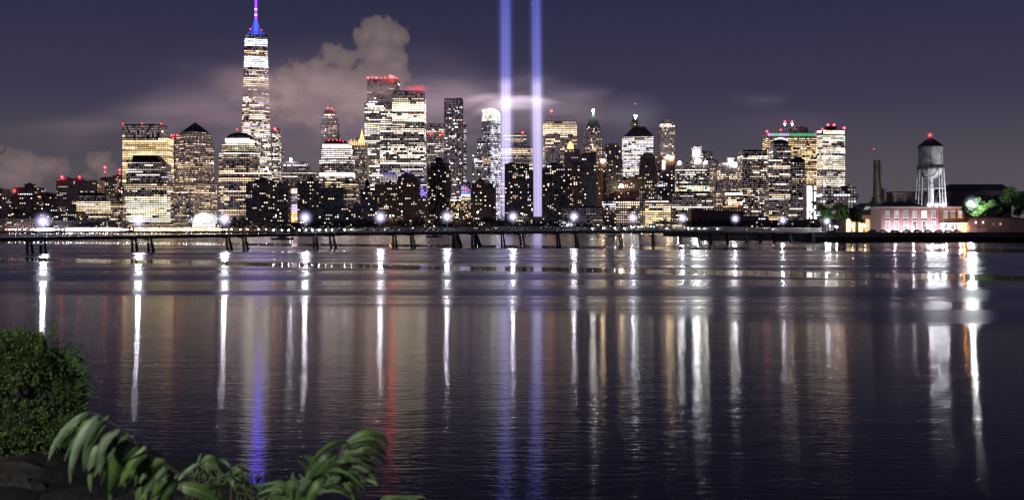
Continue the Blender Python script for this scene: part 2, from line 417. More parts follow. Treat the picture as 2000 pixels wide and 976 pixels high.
# ------------------------------------------------------------------ water
def water():
    g = Mesh()
    ys = [-60, 0, 30, 90, 300, 900, 2500, 6000, 10500]
    for a, b in zip(ys, ys[1:]):
        g.quad((-9000, a, 0), (9000, a, 0), (9000, b, 0), (-9000, b, 0))
    m, nt, b, N, L = new_mat("river_water")
    b.inputs['Base Color'].default_value = (0.004, 0.005, 0.010, 1)
    b.inputs['IOR'].default_value = 1.333
    tc = N.new('ShaderNodeTexCoord')
    sep = N.new('ShaderNodeSeparateXYZ'); L.new(tc.outputs['Object'], sep.inputs[0])

    def mth(op, a, b_=None, c=None):
        n = N.new('ShaderNodeMath'); n.operation = op
        for i, x in enumerate((a, b_, c)):
            if x is None: continue
            if isinstance(x, (int, float)): n.inputs[i].default_value = x
            else: L.new(x, n.inputs[i])
        return n.outputs[0]

    def rng_(x, a, b_, c, d, smooth=True):
        n = N.new('ShaderNodeMapRange'); n.interpolation_type = 'SMOOTHSTEP' if smooth else 'LINEAR'
        L.new(x, n.inputs[0])
        for i, v in enumerate((a, b_, c, d)): n.inputs[i + 1].default_value = v
        return n.outputs[0]

    def tex(sx, sy, scale=1, det=3, ox=0):
        mp = N.new('ShaderNodeMapping'); mp.inputs['Scale'].default_value = (sx, sy, 1); mp.inputs['Location'].default_value = (ox, ox * .7, 0)
        L.new(tc.outputs['Object'], mp.inputs[0])
        n = N.new('ShaderNodeTexNoise'); n.inputs['Scale'].default_value = scale; n.inputs['Detail'].default_value = det
        L.new(mp.outputs[0], n.inputs['Vector']); return n.outputs['Fac']
    # wobbling distance from the shore, so that the edge of the ruffled water is not a ruled line
    wob = tex(0.012, 0.004, 1, 2, 5)
    yy = mth('MULTIPLY_ADD', wob, 26, mth('ADD', sep.outputs['Y'], -13))
    # slight tilt: the edge lies nearer on the right
    yy = mth('MULTIPLY_ADD', sep.outputs['X'], 0.55, yy)
    yy = mth('MULTIPLY_ADD', mth('SUBTRACT', tex(0.05, 0.025, 1, 3, 31), 0.5), 14, yy)
    ruff = mth('MULTIPLY', rng_(yy, 74, 90, 0, 1), rng_(yy, 330, 420, 1, 0.55))
    streak = mth('MULTIPLY_ADD', tex(0.010, 0.16, 1, 5, 7), 0.5, mth('MULTIPLY', tex(0.0035, 0.045, 1, 4, 0), 0.5))
    stripe = rng_(streak, 0.44, 0.57, 0, 1)
    # calm slicks: narrow tongues of still water lying across the ruffled zone
    slick1 = mth('SUBTRACT', 1, rng_(mth('ABSOLUTE', mth('ADD', yy, -(SLICK1))), SLW1 * .72, SLW1, 0, 1))
    slick2 = mth('SUBTRACT', 1, rng_(mth('ABSOLUTE', mth('ADD', yy, -(SLICK2))), SLW2 * .72, SLW2, 0, 1))
    slick = mth('MAXIMUM', slick1, slick2)
    rmid = mth('MULTIPLY_ADD', stripe, 0.16, R_MID)
    rr = mth('MULTIPLY_ADD', mth('SUBTRACT', rmid, R_NEAR), ruff, R_NEAR)
    rr = mth('MULTIPLY_ADD', mth('MULTIPLY', slick, mth('SUBTRACT', R_SLICK, rr)), 1.0, rr)
    gl = N.new('ShaderNodeBsdfAnisotropic'); gl.distribution = 'BECKMANN'; L.new(rr, gl.inputs['Roughness']); L.new(mth('MULTIPLY_ADD', ruff, -0.25, 0.48), gl.inputs['Anisotropy'])
    tv = N.new('ShaderNodeCombineXYZ'); tv.inputs[TANG].default_value = 1.0; L.new(tv.outputs[0], gl.inputs['Tangent'])
    fr = N.new('ShaderNodeFresnel'); fr.inputs['IOR'].default_value = 1.28
    df = N.new('ShaderNodeBsdfDiffuse'); df.inputs['Color'].default_value = (.001, .0012, .0025, 1)
    ms = N.new('ShaderNodeMixShader'); L.new(fr.outputs[0], ms.inputs[0]); L.new(df.outputs[0], ms.inputs[1]); L.new(gl.outputs[0], ms.inputs[2])
    L.new(ms.outputs[0], N['Material Output'].inputs[0])
    # ripples
    w1 = tex(1.1, 3.4, 1, 3, 0); w2 = tex(4.0, 11.0, 1, 2, 11); w3 = tex(0.12, 0.5, 1, 2, 23)
    hsum = mth('ADD', mth('MULTIPLY_ADD', w2, 0.35, w1), mth('MULTIPLY', w3, 1.2))
    fade = mth('ADD', rng_(sep.outputs['Y'], 14, 120, 1.0, 0.3), 0)
    fade = mth('MULTIPLY', fade, mth('SUBTRACT', 1, mth('MULTIPLY', slick, 0.8)))
    bp = N.new('ShaderNodeBump'); bp.inputs['Distance'].default_value = RIPPLE
    L.new(fade, bp.inputs['Strength']); L.new(hsum, bp.inputs['Height']); L.new(bp.outputs[0], gl.inputs['Normal']); L.new(bp.outputs[0], fr.inputs['Normal'])
    o = g.build("water", m); struct(o)


R_NEAR, R_MID, R_SLICK, RIPPLE, TANG = 0.115, 0.20, 0.075, 0.012, 0
SLICK1, SLW1, SLICK2, SLW2 = 170, 12, 400, 40
water()

# ------------------------------------------------------------------ towers of the far shore
GROUND = 2.6
WARM = [(1, .62, .32), (1, .72, .44), (1, .80, .56), (1, .68, .40)]
CREAM = [(1, .72, .43), (1, .78, .53), (1, .66, .38), (1, .84, .66)]
WHITE = [(1, .84, .72), (1, .90, .84), (.93, .88, 1), (1, .76, .60)]
COOL = [(.86, .90, 1), (.95, .95, 1), (.75, .82, 1), (1, .93, .86)]
YELL = [(1, .85, .50), (.95, .95, .62), (1, .92, .70), (.85, .95, .70)]
RES = [(1, .74, .46), (1, .84, .62), (1, .66, .36), (1, .93, .84), (.88, .92, 1)]
PINK = [(1, .78, .70), (1, .84, .80), (1, .72, .60), (1, .9, .9)]
VIO = [(.62, .48, 1), (.8, .7, 1), (1, .85, .95), (.45, .35, 1)]
GOLD = [(1, .66, .26), (1, .74, .36), (1, .60, .22)]
BASE = dict(fh=4.1, ww=3.0, fw=.62, fhh=.44, p=.35, run=3.5, E=1.1, pal=CREAM, wall='dark', band=True, pier=0, fvar=.28, zones=(), glass=True, top=1, dim=2.5, gain=2.2)
OFF = {**BASE}
RESI = {**BASE, **dict(fh=3.5, ww=4.4, fw=.5, fhh=.5, p=.10, run=1.3, E=1.0, pal=RES, dim=.28, gain=1.6, wall='brown', band=False, pier=3, fvar=.03)}


def st(base, **k): return {**base, **k}


def facade(W, S, polyfn, z0, z1, s, D, rng):
    fh = s['fh']; n = max(1, int(round((z1 - z0) / fh))); fh = (z1 - z0) / n
    for k in range(n):
        za = z0 + k * fh; zb = za + fh; zc = (za + zb) / 2; py = PY(zc, D)
        p, E, pal, fw, fhh = s['p'], s['E'] * s['gain'], s['pal'], s['fw'], s['fhh']; solid = False
        run = s['run']
        for z in s['zones']:
            if z[0] <= py < z[1]:
                p = z[2]; E = z[3] * s['gain'] if len(z) > 3 and z[3] is not None else E
                pal = z[4] if len(z) > 4 and z[4] is not None else pal
                solid = len(z) > 5 and z[5]
                break
        else:
            p = p * (.85 if p < .8 else 1) + rng.gauss(0, s['fvar']) if s['fvar'] > .05 else p
            if s['fvar'] > .05: run = run * rng.choice((.5, .8, 1, 2.2)); E = E * rng.choice((.55, .8, 1, 1.25))
        if solid: fw, fhh = 0.97, 0.9
        p = min(1, max(0, p))
        wz0 = za + fh * (1 - fhh) * .5; wz1 = wz0 + fh * fhh
        A = polyfn(wz0); B = polyfn(wz1); G = polyfn(za)
        m = len(A)
        for i in range(m):
            a0, a1, b0, b1 = A[i], A[(i + 1) % m], B[i], B[(i + 1) % m]
            ex, ey = a1[0] - a0[0], a1[1] - a0[1]; Ln = math.hypot(ex, ey)
            if Ln < 1.2: continue
            nx, ny = ey / Ln, -ex / Ln      # outward for counter-clockwise plans
            mx_, my_ = (a0[0] + a1[0]) / 2, (a0[1] + a1[1]) / 2
            if nx * mx_ + ny * my_ > 0.35 * math.hypot(mx_, my_): continue    # the far side
            if s['band']:
                o = .35; g0, g1 = G[i], G[(i + 1) % m]
                zz0, zz1 = za - fh * (1 - fhh) * .42, za + fh * (1 - fhh) * .42
                if k == 0: zz0 = za
                p0 = (g0[0] + nx * o, g0[1] + ny * o); p1 = (g1[0] + nx * o, g1[1] + ny * o)
                S.quad((*p0, zz0), (*p1, zz0), (*p1, zz1), (*p0, zz1))
                S.quad((*p0, zz1), (*p1, zz1), (g1[0], g1[1], zz1), (g0[0], g0[1], zz1))
                S.quad((g0[0], g0[1], zz0), (g1[0], g1[1], zz0), (*p1, zz0), (*p0, zz0))
            nw = max(1, int(round(Ln / s['ww'])))
            if s['pier'] and k == 0:
                st_ = max(1, int(s['pier'])); T = polyfn(z1 - .01)
                for j in range(0, nw + 1, st_):
                    t = j / nw; w = .4 / Ln
                    for tt in (t,):
                        t0 = max(0, tt - w); t1 = min(1, tt + w); o = .5
                        q = []
                        for P0, P1, zz in ((G[i], G[(i + 1) % m], za), (T[i], T[(i + 1) % m], z1 - .01)):
                            q.append([(P0[0] + (P1[0] - P0[0]) * u + nx * oo, P0[1] + (P1[1] - P0[1]) * u + ny * oo, zz) for u, oo in ((t0, 0), (t0, o), (t1, o), (t1, 0))])
                        S.quad(q[0][1], q[0][2], q[1][2], q[1][1]); S.quad(q[0][0], q[0][1], q[1][1], q[1][0]); S.quad(q[0][2], q[0][3], q[1][3], q[1][2])
            lit = rng.random() < p; colr = rng.choice(pal); br = E * math.exp(rng.gauss(-.15, .42))
            for j in range(nw):
                if rng.random() < 1 / max(1.01, run):
                    lit = rng.random() < p; colr = rng.choice(pal); br = E * math.exp(rng.gauss(-.15, .42))
                    if s['run'] < 2 and lit and rng.random() < .25: br *= 2.3
                if not lit and not s['glass']: continue
                t0 = (j + .5 - fw / 2) / nw; t1 = (j + .5 + fw / 2) / nw; o = .12
                q = [(P0[0] + (P1[0] - P0[0]) * t + nx * o, P0[1] + (P1[1] - P0[1]) * t + ny * o, zz)
                     for P0, P1, t, zz in ((a0, a1, t0, wz0), (a0, a1, t1, wz0), (b0, b1, t1, wz1), (b0, b1, t0, wz1))]
                if lit:
                    v = br * rng.uniform(.7, 1.25)
                    W.quad(*q, mi=0, col=(colr[0] * v, colr[1] * v, colr[2] * v))
                elif rng.random() < .85: v = rng.uniform(.02, .17) * s['dim']; W.quad(*q, mi=0, col=(v, v * .79, v * .80))  # faint glow painted on unlit panes to lift the facade tone
                elif rng.random() < .6: W.quad(*q, mi=1, col=(0, 0, 0))


def plan(x0, x1, D, xc=None, dep=None, inset=0.0):
    """counter-clockwise plan seen from above; xc: pixel of the corner that points at us"""
    if xc is None:
        a, b = X(x0, D), X(x1, D); w = b - a; d = dep or min(max(w, 12), 42)
        return [(a + inset, D + inset * 1.5), (b - inset, D + inset * 1.5), (b - inset, D + d - inset), (a + inset, D + d - inset)]
    c = X(xc, D); q = c - X(x0, D); r = X(x1, D) - c; h = math.sqrt(max(q * r, .01))
    for _ in range(3): q = c - X(x0, D + h); r = X(x1, D + h) - c; h = math.sqrt(max(q * r, .01))
    P_ = [(c - q, D + h), (c, D), (c + r, D + h), (c - q + r, D + 2 * h)]
    return P_


def roundplan(x0, x1, D, k=14, dep=None):
    a, b = X(x0, D), X(x1, D); cx = (a + b) / 2; rx = (b - a) / 2; ry = (dep or rx * 1.4) / 2
    return [(cx + rx * math.cos(2 * math.pi * (i + .5) / k), D + ry + ry * math.sin(2 * math.pi * (i + .5) / k)) for i in range(k)]


def chamfer(x0, x1, D, c=.18, dep=None):
    a, b = X(x0, D), X(x1, D); w = b - a; d = dep or min(max(w, 12), 42); e = w * c
    return [(a + e, D), (b - e, D), (b, D + e), (b, D + d - e), (b - e, D + d), (a + e, D + d), (a, D + d - e), (a, D + e)]


BN = [0]


def beacon(root, px, py, D, r=1.3, mat='red_em', name='beacon_lamp'):
    g = Mesh(); g.ball(PT(px, py, D), r, 8, 5); return g.build(name, M[mat], root)


def tower(label, D, tiers, s=OFF, roof=None, roofmat='slate', name='office_tower', cat='building', beacons=(), shape='box', parapet=True, units=2, mast=(), dep=None, group=None):
    BN[0] += 1; rng = random.Random(BN[0] * 77 + 5)
    cx = (tiers[0][0] + tiers[0][1]) / 2
    root = thing(name, label, cat, (X(cx, D), D, GROUND), group)
    zb = GROUND; W = Mesh(); S = Mesh(); last = None
    for ti, t in enumerate(tiers):
        x0, x1, yt = t[0], t[1], t[2]; xc = t[3] if len(t) > 3 and not isinstance(t[3], dict) else None
        sx = t[-1] if isinstance(t[-1], dict) else s
        Dt = D + 2.5 * ti; zt = Z(yt, Dt)
        if shape == 'round': pl = roundplan(x0, x1, Dt, dep=dep)
        elif shape == 'chamfer': pl = chamfer(x0, x1, Dt, dep=dep)
        else: pl = plan(x0, x1, Dt, xc, dep)
        g = Mesh(); g.loft([[(*p, zb if ti == 0 else zb - 1.5) for p in pl], [(*p, zt) for p in pl]])
        if ti == len(tiers) - 1 and parapet and roof is None and len(pl) <= 8:
            top = [(*p, zt) for p in pl]
        g.build('tower_shaft' if ti == 0 else 'upper_tier', M[sx['wall']], root)
        facade(W, S, lambda z, pl=pl: pl, zb + (2 if ti == 0 else .3), zt - 1.5 * sx['top'], sx, D, rng)
        last = (x0, x1, yt, Dt, pl, zt, sx, xc); zb = zt
    x0, x1, yt, Dt, pl, zt, sx, xc = last
    c = Vector((sum(p[0] for p in pl) / len(pl), sum(p[1] for p in pl) / len(pl), 0))
    if roof is None and parapet:
        g = Mesh(); n = len(pl)
        for i in range(n):
            a, b = Vector((*pl[i], 0)), Vector((*pl[(i + 1) % n], 0)); ia = a + (c - a) * .06; ib = b + (c - b) * .06
            h = Vector((0, 0, zt + 1.0)); l = Vector((0, 0, zt))
            g.quad(a + l, b + l, b + h, a + h); g.quad(a + h, b + h, ib + h, ia + h); g.quad(ib + l, ia + l, ia + h, ib + h)
        g.build('parapet', M[sx['wall']], root)
        for u in range(units):
            w = (X(x1, Dt) - X(x0, Dt)); uw = w * rng.uniform(.12, .3); ux = c.x + rng.uniform(-.3, .3) * w; hh = rng.uniform(1.5, 3.2)
            g = Mesh(); g.box(ux - uw / 2, ux + uw / 2, c.y - 4, c.y + 4, zt + .01, zt + hh); g.box(ux - uw / 3, ux + uw / 4, c.y - 3, c.y + 2, zt + hh, zt + hh + .7)
            g.build('roof_unit', M['black'], root)
    elif roof:
        kind = roof[0]
        if kind == 'pyr':
            ax = Vector((X(roof[1], Dt + (c.y - Dt)), c.y, Z(roof[2], c.y)))
            g = Mesh(); n = len(pl)
            for i in range(n): g.face([(*pl[i], zt), (*pl[(i + 1) % n], zt), ax])
            g.face([(*p, zt) for p in reversed(pl)]); g.build('roof', M[roofmat], root)
        elif kind == 'mansard':
            xa, xb, y2 = roof[1:4]; z2 = Z(y2, c.y); w = X(x1, Dt) - X(x0, Dt); f0 = (X(xb, c.y) - X(xa, c.y)) / w; oc = Vector((X((xa + xb) / 2, c.y), c.y, 0))
            g = Mesh(); g.loft([[(*p, zt) for p in pl], [(oc.x + (p[0] - c.x) * f0, oc.y + (p[1] - c.y) * f0, z2) for p in pl]]); g.build('roof', M[roofmat], root)
        elif kind == 'dome':
            z2 = Z(roof[1], c.y); rs = []
            for j in range(7):
                a = math.pi / 2 * j / 6; k = max(.03, math.cos(a)) if j else 1
                rs.append([(c.x + (p[0] - c.x) * k, c.y + (p[1] - c.y) * k, zt + (z2 - zt) * math.sin(a)) for p in pl])
            g = Mesh(); g.loft(rs); g.build('roof', M[roofmat], root)
        elif kind == 'slant':
            zl, zr = Z(roof[1], Dt), Z(roof[2], Dt); xa, xb = pl[0][0], pl[1][0]
            g = Mesh(); g.loft([[(*p, zt) for p in pl], [(*p, zl + (zr - zl) * (p[0] - xa) / (xb - xa)) for p in pl]]); g.build('roof', M[roofmat], root)
    if W.f: W.build('lit_and_dim_windows', [M['lit'], M['glass']], root, kind='stuff')
    if S.f: S.build('wall_grid', M[s['wall']], root, kind='stuff')
    for px, py, top in mast:
        g = Mesh(); g.bar(PT(px, py, D + 8), PT(px, top, D + 8), .36, 5, .15); g.build('mast', M['black'], root)
    for b_ in beacons:
        beacon(root, b_[0], b_[1], D - .5 + (0 if len(b_) < 5 else b_[4]), b_[2] if len(b_) > 2 else 1.4, b_[3] if len(b_) > 3 else 'red_em')
    return root


def band(root, x0, x1, y0, y1, D, col, E, name='light_band', shape=None):
    """lit strip under a roof: a row of glowing panels that stands proud of the wall"""
    g = Mesh(); n = max(2, int((x1 - x0) / 2.2))
    for i in range(n):
        a, b = X(x0 + (x1 - x0) * i / n, D), X(x0 + (x1 - x0) * (i + .86) / n, D)
        v = E * random.uniform(.75, 1.2)
        g.box(a, b, D - .9, D - .3, Z(y1, D), Z(y0, D)); g.c[-6:] = [tuple(c * v for c in col)] * 6
    return g.build(name, M['lit'], root, kind='stuff')


# ---- west end (left edge of the photograph)
tower("dark slab block cut off by the left edge of the photo", 2080, [(-40, 3, 369)], st(RESI, p=.08))
tower("low wide apartment block at the far left, ground beside the cut-off slab", 2150, [(-30, 62, 408), (-10, 30, 403)], st(RESI, p=.16, wall='brown'))
tower("stepped brown tower at the far left with one red beacon on its shoulder", 2280, [(16, 72, 381), (26, 72, 366), (48, 64, 360)], st(RESI, p=.14, wall='brick', run=2), beacons=[(28, 372, 2.4)])
tower("flat topped dark block right of the far left stepped tower", 2340, [(73, 112, 380), (73, 100, 377)], st(RESI, p=.15, run=2))
tower("lower apartment block behind the leftmost bright bridge lamp", 2120, [(60, 150, 413), (66, 112, 404)], st(RESI, p=.13, wall='dark'))
tower("broad brick apartment tower with two red beacons at its roof edge", 2300, [(110, 190, 352), (111, 163, 349)], st(RESI, p=.12, run=2.2, wall='pinkgrey', ww=3.6), beacons=[(121, 346, 2.6, 'red_hot'), (155, 346, 2.6)], units=3)
tower("low office block with a dark rounded roof and four bright window rows", 2200, [(149, 212, 391), (155, 208, 380)], st(OFF, p=.1, zones=((393, 417, 1, 1.5, CREAM), (378, 393, 0)), wall='dark'), roof=('mansard', 160, 204, 377))
tower("brown block with bright window bands left of the golden glass tower", 2210, [(185, 240, 396), (190, 238, 384)], st(OFF, p=.42, run=4, wall='brown', E=1.1))
tower("slim dark block carrying a mast with two red lamps", 2420, [(192, 224, 352), (196, 222, 347)], st(RESI, p=.2, run=2), mast=[(205, 347, 322)], beacons=[(205, 327, 2.2, 'red_hot', 6), (205, 336, 2.0, 'red_em', 6)])
tower("dark block with a red beacon touching the golden tower's left edge", 2450, [(220, 240, 343)], st(RESI, p=.1, wall='brick'), beacons=[(234, 332, 2.2, 'red_hot'), (234, 339, 1.6)], mast=[(234, 343, 330)])

# ---- golden glass tower and the domed block before it
t = tower("tall golden lit glass office tower with a dark banded flat top", 2330, [(239, 327, 268), (239.5, 315, 243.6)],
          st(OFF, p=.93, run=8, E=.95, pal=[(1, .70, .36), (1, .74, .42), (1, .68, .32)], ww=3.9, fh=4.7, fhh=.66, fw=.8, fvar=.1, wall='brown', zones=((243, 249, 0), (249, 266, .12), (266, 272, .5))),
          beacons=[(240, 242, 1.4), (277, 241, 1.2), (315, 242, 1.4)], parapet=True, units=1)
band(t, 240, 315, 247, 248, 2331, (.5, .42, .45), .25); band(t, 240, 315, 252, 253, 2331, (.5, .42, .45), .22)
tower("broad bright office block with a black hipped cap before the golden tower", 2230, [(239, 326, 357), (247, 325, 338), (249, 322, 319), (257, 314, 316)],
      st(OFF, p=.7, run=5, E=1.25, pal=CREAM, ww=3.4, fh=4.3, wall='dark', zones=((316, 322, .85, 1.2), (322, 356, .3, .9, WHITE), (356, 362, .8), (373, 384, .35), (384, 440, .93, 1.7, YELL + CREAM))),
      roof=('mansard', 265, 308, 304), roofmat='slate', shape='box')
tower("low glass podium glowing warm at the waterfront below the golden tower", 2190, [(232, 332, 436)], st(OFF, p=.9, E=1.3, pal=WARM, fh=3.2, run=8), name='podium_building')

tower("narrow grey tower with three red lamps between golden and pyramid towers", 2480, [(326, 344, 272), (334, 347, 267)], st(OFF, p=.22, wall='grey', run=2), beacons=[(335, 264, 1.6, 'red_hot'), (340, 264, 1.6, 'red_em'), (346, 264, 1.6, 'red_hot')])
# ---- pyramid topped tower
tower("office tower capped by a dark four sided pyramid roof", 2270, [(335, 424, 356, 372), (342, 418, 277, 372), (348, 414, 259, 371.5), (353, 408, 256, 371.5)],
      st(OFF, p=.52, run=2.2, E=.75, pal=CREAM, ww=3.3, fh=4.2, fw=.6, wall='pinkgrey', fvar=.2, zones=((256, 262, .3), (346, 352, .7, 1.2), (372, 377, .97, 1.4), (377, 440, .62, .7, CREAM))),
      roof=('pyr', 381, 239))
tower("low pale stone wing at the foot of the pyramid tower", 2215, [(333, 376, 378)], st(OFF, p=.5, run=2, E=.7, wall='pinkgrey', ww=3.2))

# ---- domed tower
t = tower("round shouldered office tower under a dark dome ringed in white light", 2240, [(423, 506, 345), (424, 501, 296), (430, 498, 279), (439, 489, 271)],
          st(OFF, p=.6, run=6, E=1.15, pal=CREAM, ww=3.4, fh=4.4, wall='dark', fvar=.35, zones=((271, 278, 1, 3.0, WHITE, True), (279, 282, .9, 1.6), (296, 300, .95, 1.6, COOL))),
          roof=('dome', 259), shape='chamfer', roofmat='slate')
band(t, 440, 488, 270.5, 276.5, 2240, (1, .97, .95), 3.2)

# ---- glass vault hall at the waterfront
def winter_garden():
    D = 2185; root = thing('glass_hall', "white glowing barrel vaulted glass hall at the foot of the pyramid tower", 'glass hall', (X(397, D), D, GROUND))
    cx = X(398, D); R_ = (X(421, D) - X(376, D)) / 2; zc = Z(437, D) ; hh = Z(415, D) - zc
    g = Mesh(); fr = Mesh(); k = 12
    for lv, (sc, y0, y1) in enumerate(((1, D, D + 30),)):
        pts = [(cx - R_ * math.cos(math.pi * i / k), zc + hh * math.sin(math.pi * i / k)) for i in range(k + 1)]
        for j in range(5):
            ya, yb = y0 + 6 * j, y0 + 6 * j + 5.4
            for i in range(k): g.quad((pts[i][0], ya, pts[i][1]), (pts[i][0], yb, pts[i][1]), (pts[i + 1][0], yb, pts[i + 1][1]), (pts[i + 1][0], ya, pts[i + 1][1]), 0, (.85, .95, 1.0))
            for i in range(k): fr.bar((pts[i][0], yb + .3, pts[i][1]), (pts[i + 1][0], yb + .3, pts[i + 1][1]), .3, 4)
        # gable of radiating panes
        for rr0, rr1 in ((.05, .36), (.4, .68), (.72, .97)):
            for i in range(k):
                q = []
                for r_, ii in ((rr0, i + .06), (rr0, i + .94), (rr1, i + .94), (rr1, i + .06)):
                    a = math.pi * ii / k; q.append((cx - R_ * r_ * math.cos(a), D - .3, zc + hh * r_ * math.sin(a)))
                v = random.uniform(.9, 2.6); g.quad(*q, 0, (.92 * v, 1.0 * v, .98 * v))
        for i in range(k + 1):
            a = math.pi * i / k; fr.bar((cx, D - .35, zc), (cx - R_ * math.cos(a), D - .35, zc + hh * math.sin(a)), .22, 4)
    for j in range(9):
        for r_ in range(3):
            a = cx - R_ + 2 * R_ * j / 9; v = random.uniform(1.2, 2.4)
            g.quad((a + .3, D - .3, zc - 4.6 * (r_ + 1)), (a + 2 * R_ / 9 - .3, D - .3, zc - 4.6 * (r_ + 1)), (a + 2 * R_ / 9 - .3, D - .3, zc - 4.6 * r_ - .5), (a + .3, D - .3, zc - 4.6 * r_ - .5), 0, (v, .98 * v, .9 * v))
    g.build('glass_pane_grid', M['lit'], root, kind='stuff'); fr.build('steel_rib', M['steel'], root, kind='stuff')
    b = Mesh(); b.box(cx - R_ - .5, cx + R_ + .5, D + .1, D + 31, GROUND, zc); b.build('base_wall', M['lime'], root)


winter_garden()
t = tower("dim stone building with an arched gateway left of the glass hall", 2195, [(366, 379, 418)], st(OFF, p=.7, E=1.4, pal=WHITE, wall='lime'))


# ---- tallest tower
def tall_tower():
    D = 2620.0; rng = random.Random(4)
    root = thing('skyscraper', "tallest tapering glass skyscraper with a blue and violet glowing spire", 'skyscraper', (X(499.5, D), D, GROUND))
    cyy = D + 35; cxx = X(499.8, cyy)
    zt = Z(66, D); zb0 = Z(440, D)
    def sq(side, ang): return [(cxx + side / math.sqrt(2) * math.cos(ang + math.pi / 2 * i), cyy + side / math.sqrt(2) * math.sin(ang + math.pi / 2 * i)) for i in range(4)]
    sb = 46.5 * cyy / F; stp = 41.5 * cyy / F
    phi = math.radians(14)
    top = sq(stp, -math.pi * .75 + phi); bot = sq(sb, -math.pi * .75 + phi + math.pi / 4)
    def poly(z):
        t = min(1, max(0, (z - zb0) / (zt - zb0))); out = []
        for i in range(4):
            for tp in (top[i], top[(i + 1) % 4]):
                out.append((bot[i][0] * (1 - t) + tp[0] * t, bot[i][1] * (1 - t) + tp[1] * t))
        return out
    g = Mesh(); zs = [GROUND] + [zb0 + (zt - zb0) * i / 24 for i in range(25)]
    g.loft([[(*p, z) for p in poly(z)] for z in zs]); g.build('tower_shaft', M['darkblue'], root)
    W = Mesh(); S = Mesh()
    s = st(OFF, p=.62, run=3.5, E=1.35, pal=WHITE + CREAM, ww=3.3, fh=4.6, fw=.74, fhh=.55, fvar=.25, wall='dark',
           zones=((64, 73, 0), (73, 90.5, 1, 1.9, [(1, .97, .93), (.97, .97, 1)], False), (90.5, 95.5, 0), (95.5, 105, .95, 1.2, [(1, .62, .30), (1, .78, .5), (.8, .6, .9), (1, .5, .3)]), (105, 108, .05),
                  (108, 131, 1, 1.8, [(.95, 1, .97), (1, 1, .93)]), (131, 134, .5, .5, PINK), (134, 145, .55, .6, PINK), (160, 168, .9, 1.7, CREAM), (198, 203, .7, 1.2, VIO), (243, 247, .5, 1, VIO)))
    facade(W, S, poly, GROUND + 40, zt - 1, s, D, rng)
    W.build('lit_and_dim_windows', [M['lit'], M['glass']], root, kind='stuff'); S.build('wall_grid', M['dark'], root, kind='stuff')
    # lit corner edge
    g = Mesh(); a = bot; best = None
    zc0, zc1 = Z(360, D), Z(205, D)
    P0 = min(range(8), key=lambda i: abs(poly(zc0)[i][0] - X(507, D)) + poly(zc0)[i][1] * .3)
    def ep(z): p = poly(z)[P0]; return Vector((p[0], p[1] - .6, z))
    g.bar(ep(zc0), ep(zc1), .45, 5); g.build('corner_edge', M['edge'], root)
    # crown ring, spire
    D2 = cyy; zc = zt
    blue = M['spire_blue']; g = Mesh()
    for i in range(16):
        a0 = 2 * math.pi * i / 16; a1 = 2 * math.pi * (i + 1) / 16; r_ = 20
        g.bar((cxx + r_ * math.cos(a0), cyy + r_ * math.sin(a0), zt + 4), (cxx + r_ * math.cos(a1), cyy + r_ * math.sin(a1), zt + 4), .8, 5)
        g.bar((cxx + r_ * math.cos(a0), cyy + r_ * math.sin(a0), zt + 8), (cxx + r_ * math.cos(a1), cyy + r_ * math.sin(a1), zt + 8), .6, 5)
        g.bar((cxx + r_ * math.cos(a0), cyy + r_ * math.sin(a0), zt - .5), (cxx + r_ * math.cos(a0), cyy + r_ * math.sin(a0), zt + 8), .4, 5)
    g.build('crown_ring', M['spire_dim'], root)
    g = Mesh(); g.loft([[(cxx + r_ * math.cos(2 * math.pi * i / 10), cyy + r_ * math.sin(2 * math.pi * i / 10), z) for i in range(10)] for r_, z in ((6, zt), (4, Z(50, D2)), (3.2, Z(38, D2)))])
    g.build('spire_base', M['spire_cyan'], root)
    g = Mesh(); zz = Z(38, D2); top_z = Z(-95, D2); n = 14; rs = []
    for i in range(n + 1):
        t = i / n; r_ = 3.0 * (1 - t) + .5 * t; rs.append([(cxx + r_ * math.cos(2 * math.pi * k / 8), cyy + r_ * math.sin(2 * math.pi * k / 8), zz + (top_z - zz) * t) for k in range(8)])
    g.loft(rs); g.build('spire', blue, root)
    for py in (30, 19, -2, -30, -94):
        g = Mesh(); g.ball((cxx, cyy - 1, Z(py, D2)), 2.7 if py > -50 else 2.2, 10, 6); g.build('spire_lamp', M['spire_white'], root)
    for sx, sy in ((-1, -1), (1, -1), (1, 1), (-1, 1)):
        g = Mesh(); g.bar((cxx + sx * 11, cyy + sy * 11, zt + 6), (cxx + sx * 1.2, cyy + sy * 1.2, Z(36, D2)), .5, 5); g.build('spire_stay', M['spire_cyan'], root)
    beacon(root, 489, 57, D2, 1.5, 'red_em'); beacon(root, 511, 59, D2, 1.2, 'red_em')


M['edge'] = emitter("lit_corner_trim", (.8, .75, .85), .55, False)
M['spire_blue'] = emitter("violet_blue_lit_spire", (.030, .004, 1.0), 28.0, True)
M['spire_white'] = emitter("violet_white_spire_lamp", (.26, .07, 1.0), 40)
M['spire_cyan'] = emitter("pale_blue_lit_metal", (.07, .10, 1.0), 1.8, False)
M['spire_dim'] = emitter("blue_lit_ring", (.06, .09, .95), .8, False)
tall_tower()
tower("thin bright tower hugging the right side of the tallest skyscraper", 2500, [(531, 546, 253)], st(OFF, p=.75, run=2, E=1.4, pal=WHITE + CREAM, wall='grey', ww=2.8), beacons=[(537, 252, 2.6, 'red_hot')], mast=[(544, 253, 244)])
tower("thin grey slab behind the bright thin tower, cream side wall", 2700, [(545, 552, 293)], st(OFF, p=.1, wall='pinkgrey'), units=0)
tower("small dark tower left of the tallest skyscraper showing one red lamp", 2660, [(460, 470, 262)], st(OFF, p=.2), beacons=[(463, 253, 2.0, 'red_em')], units=0)

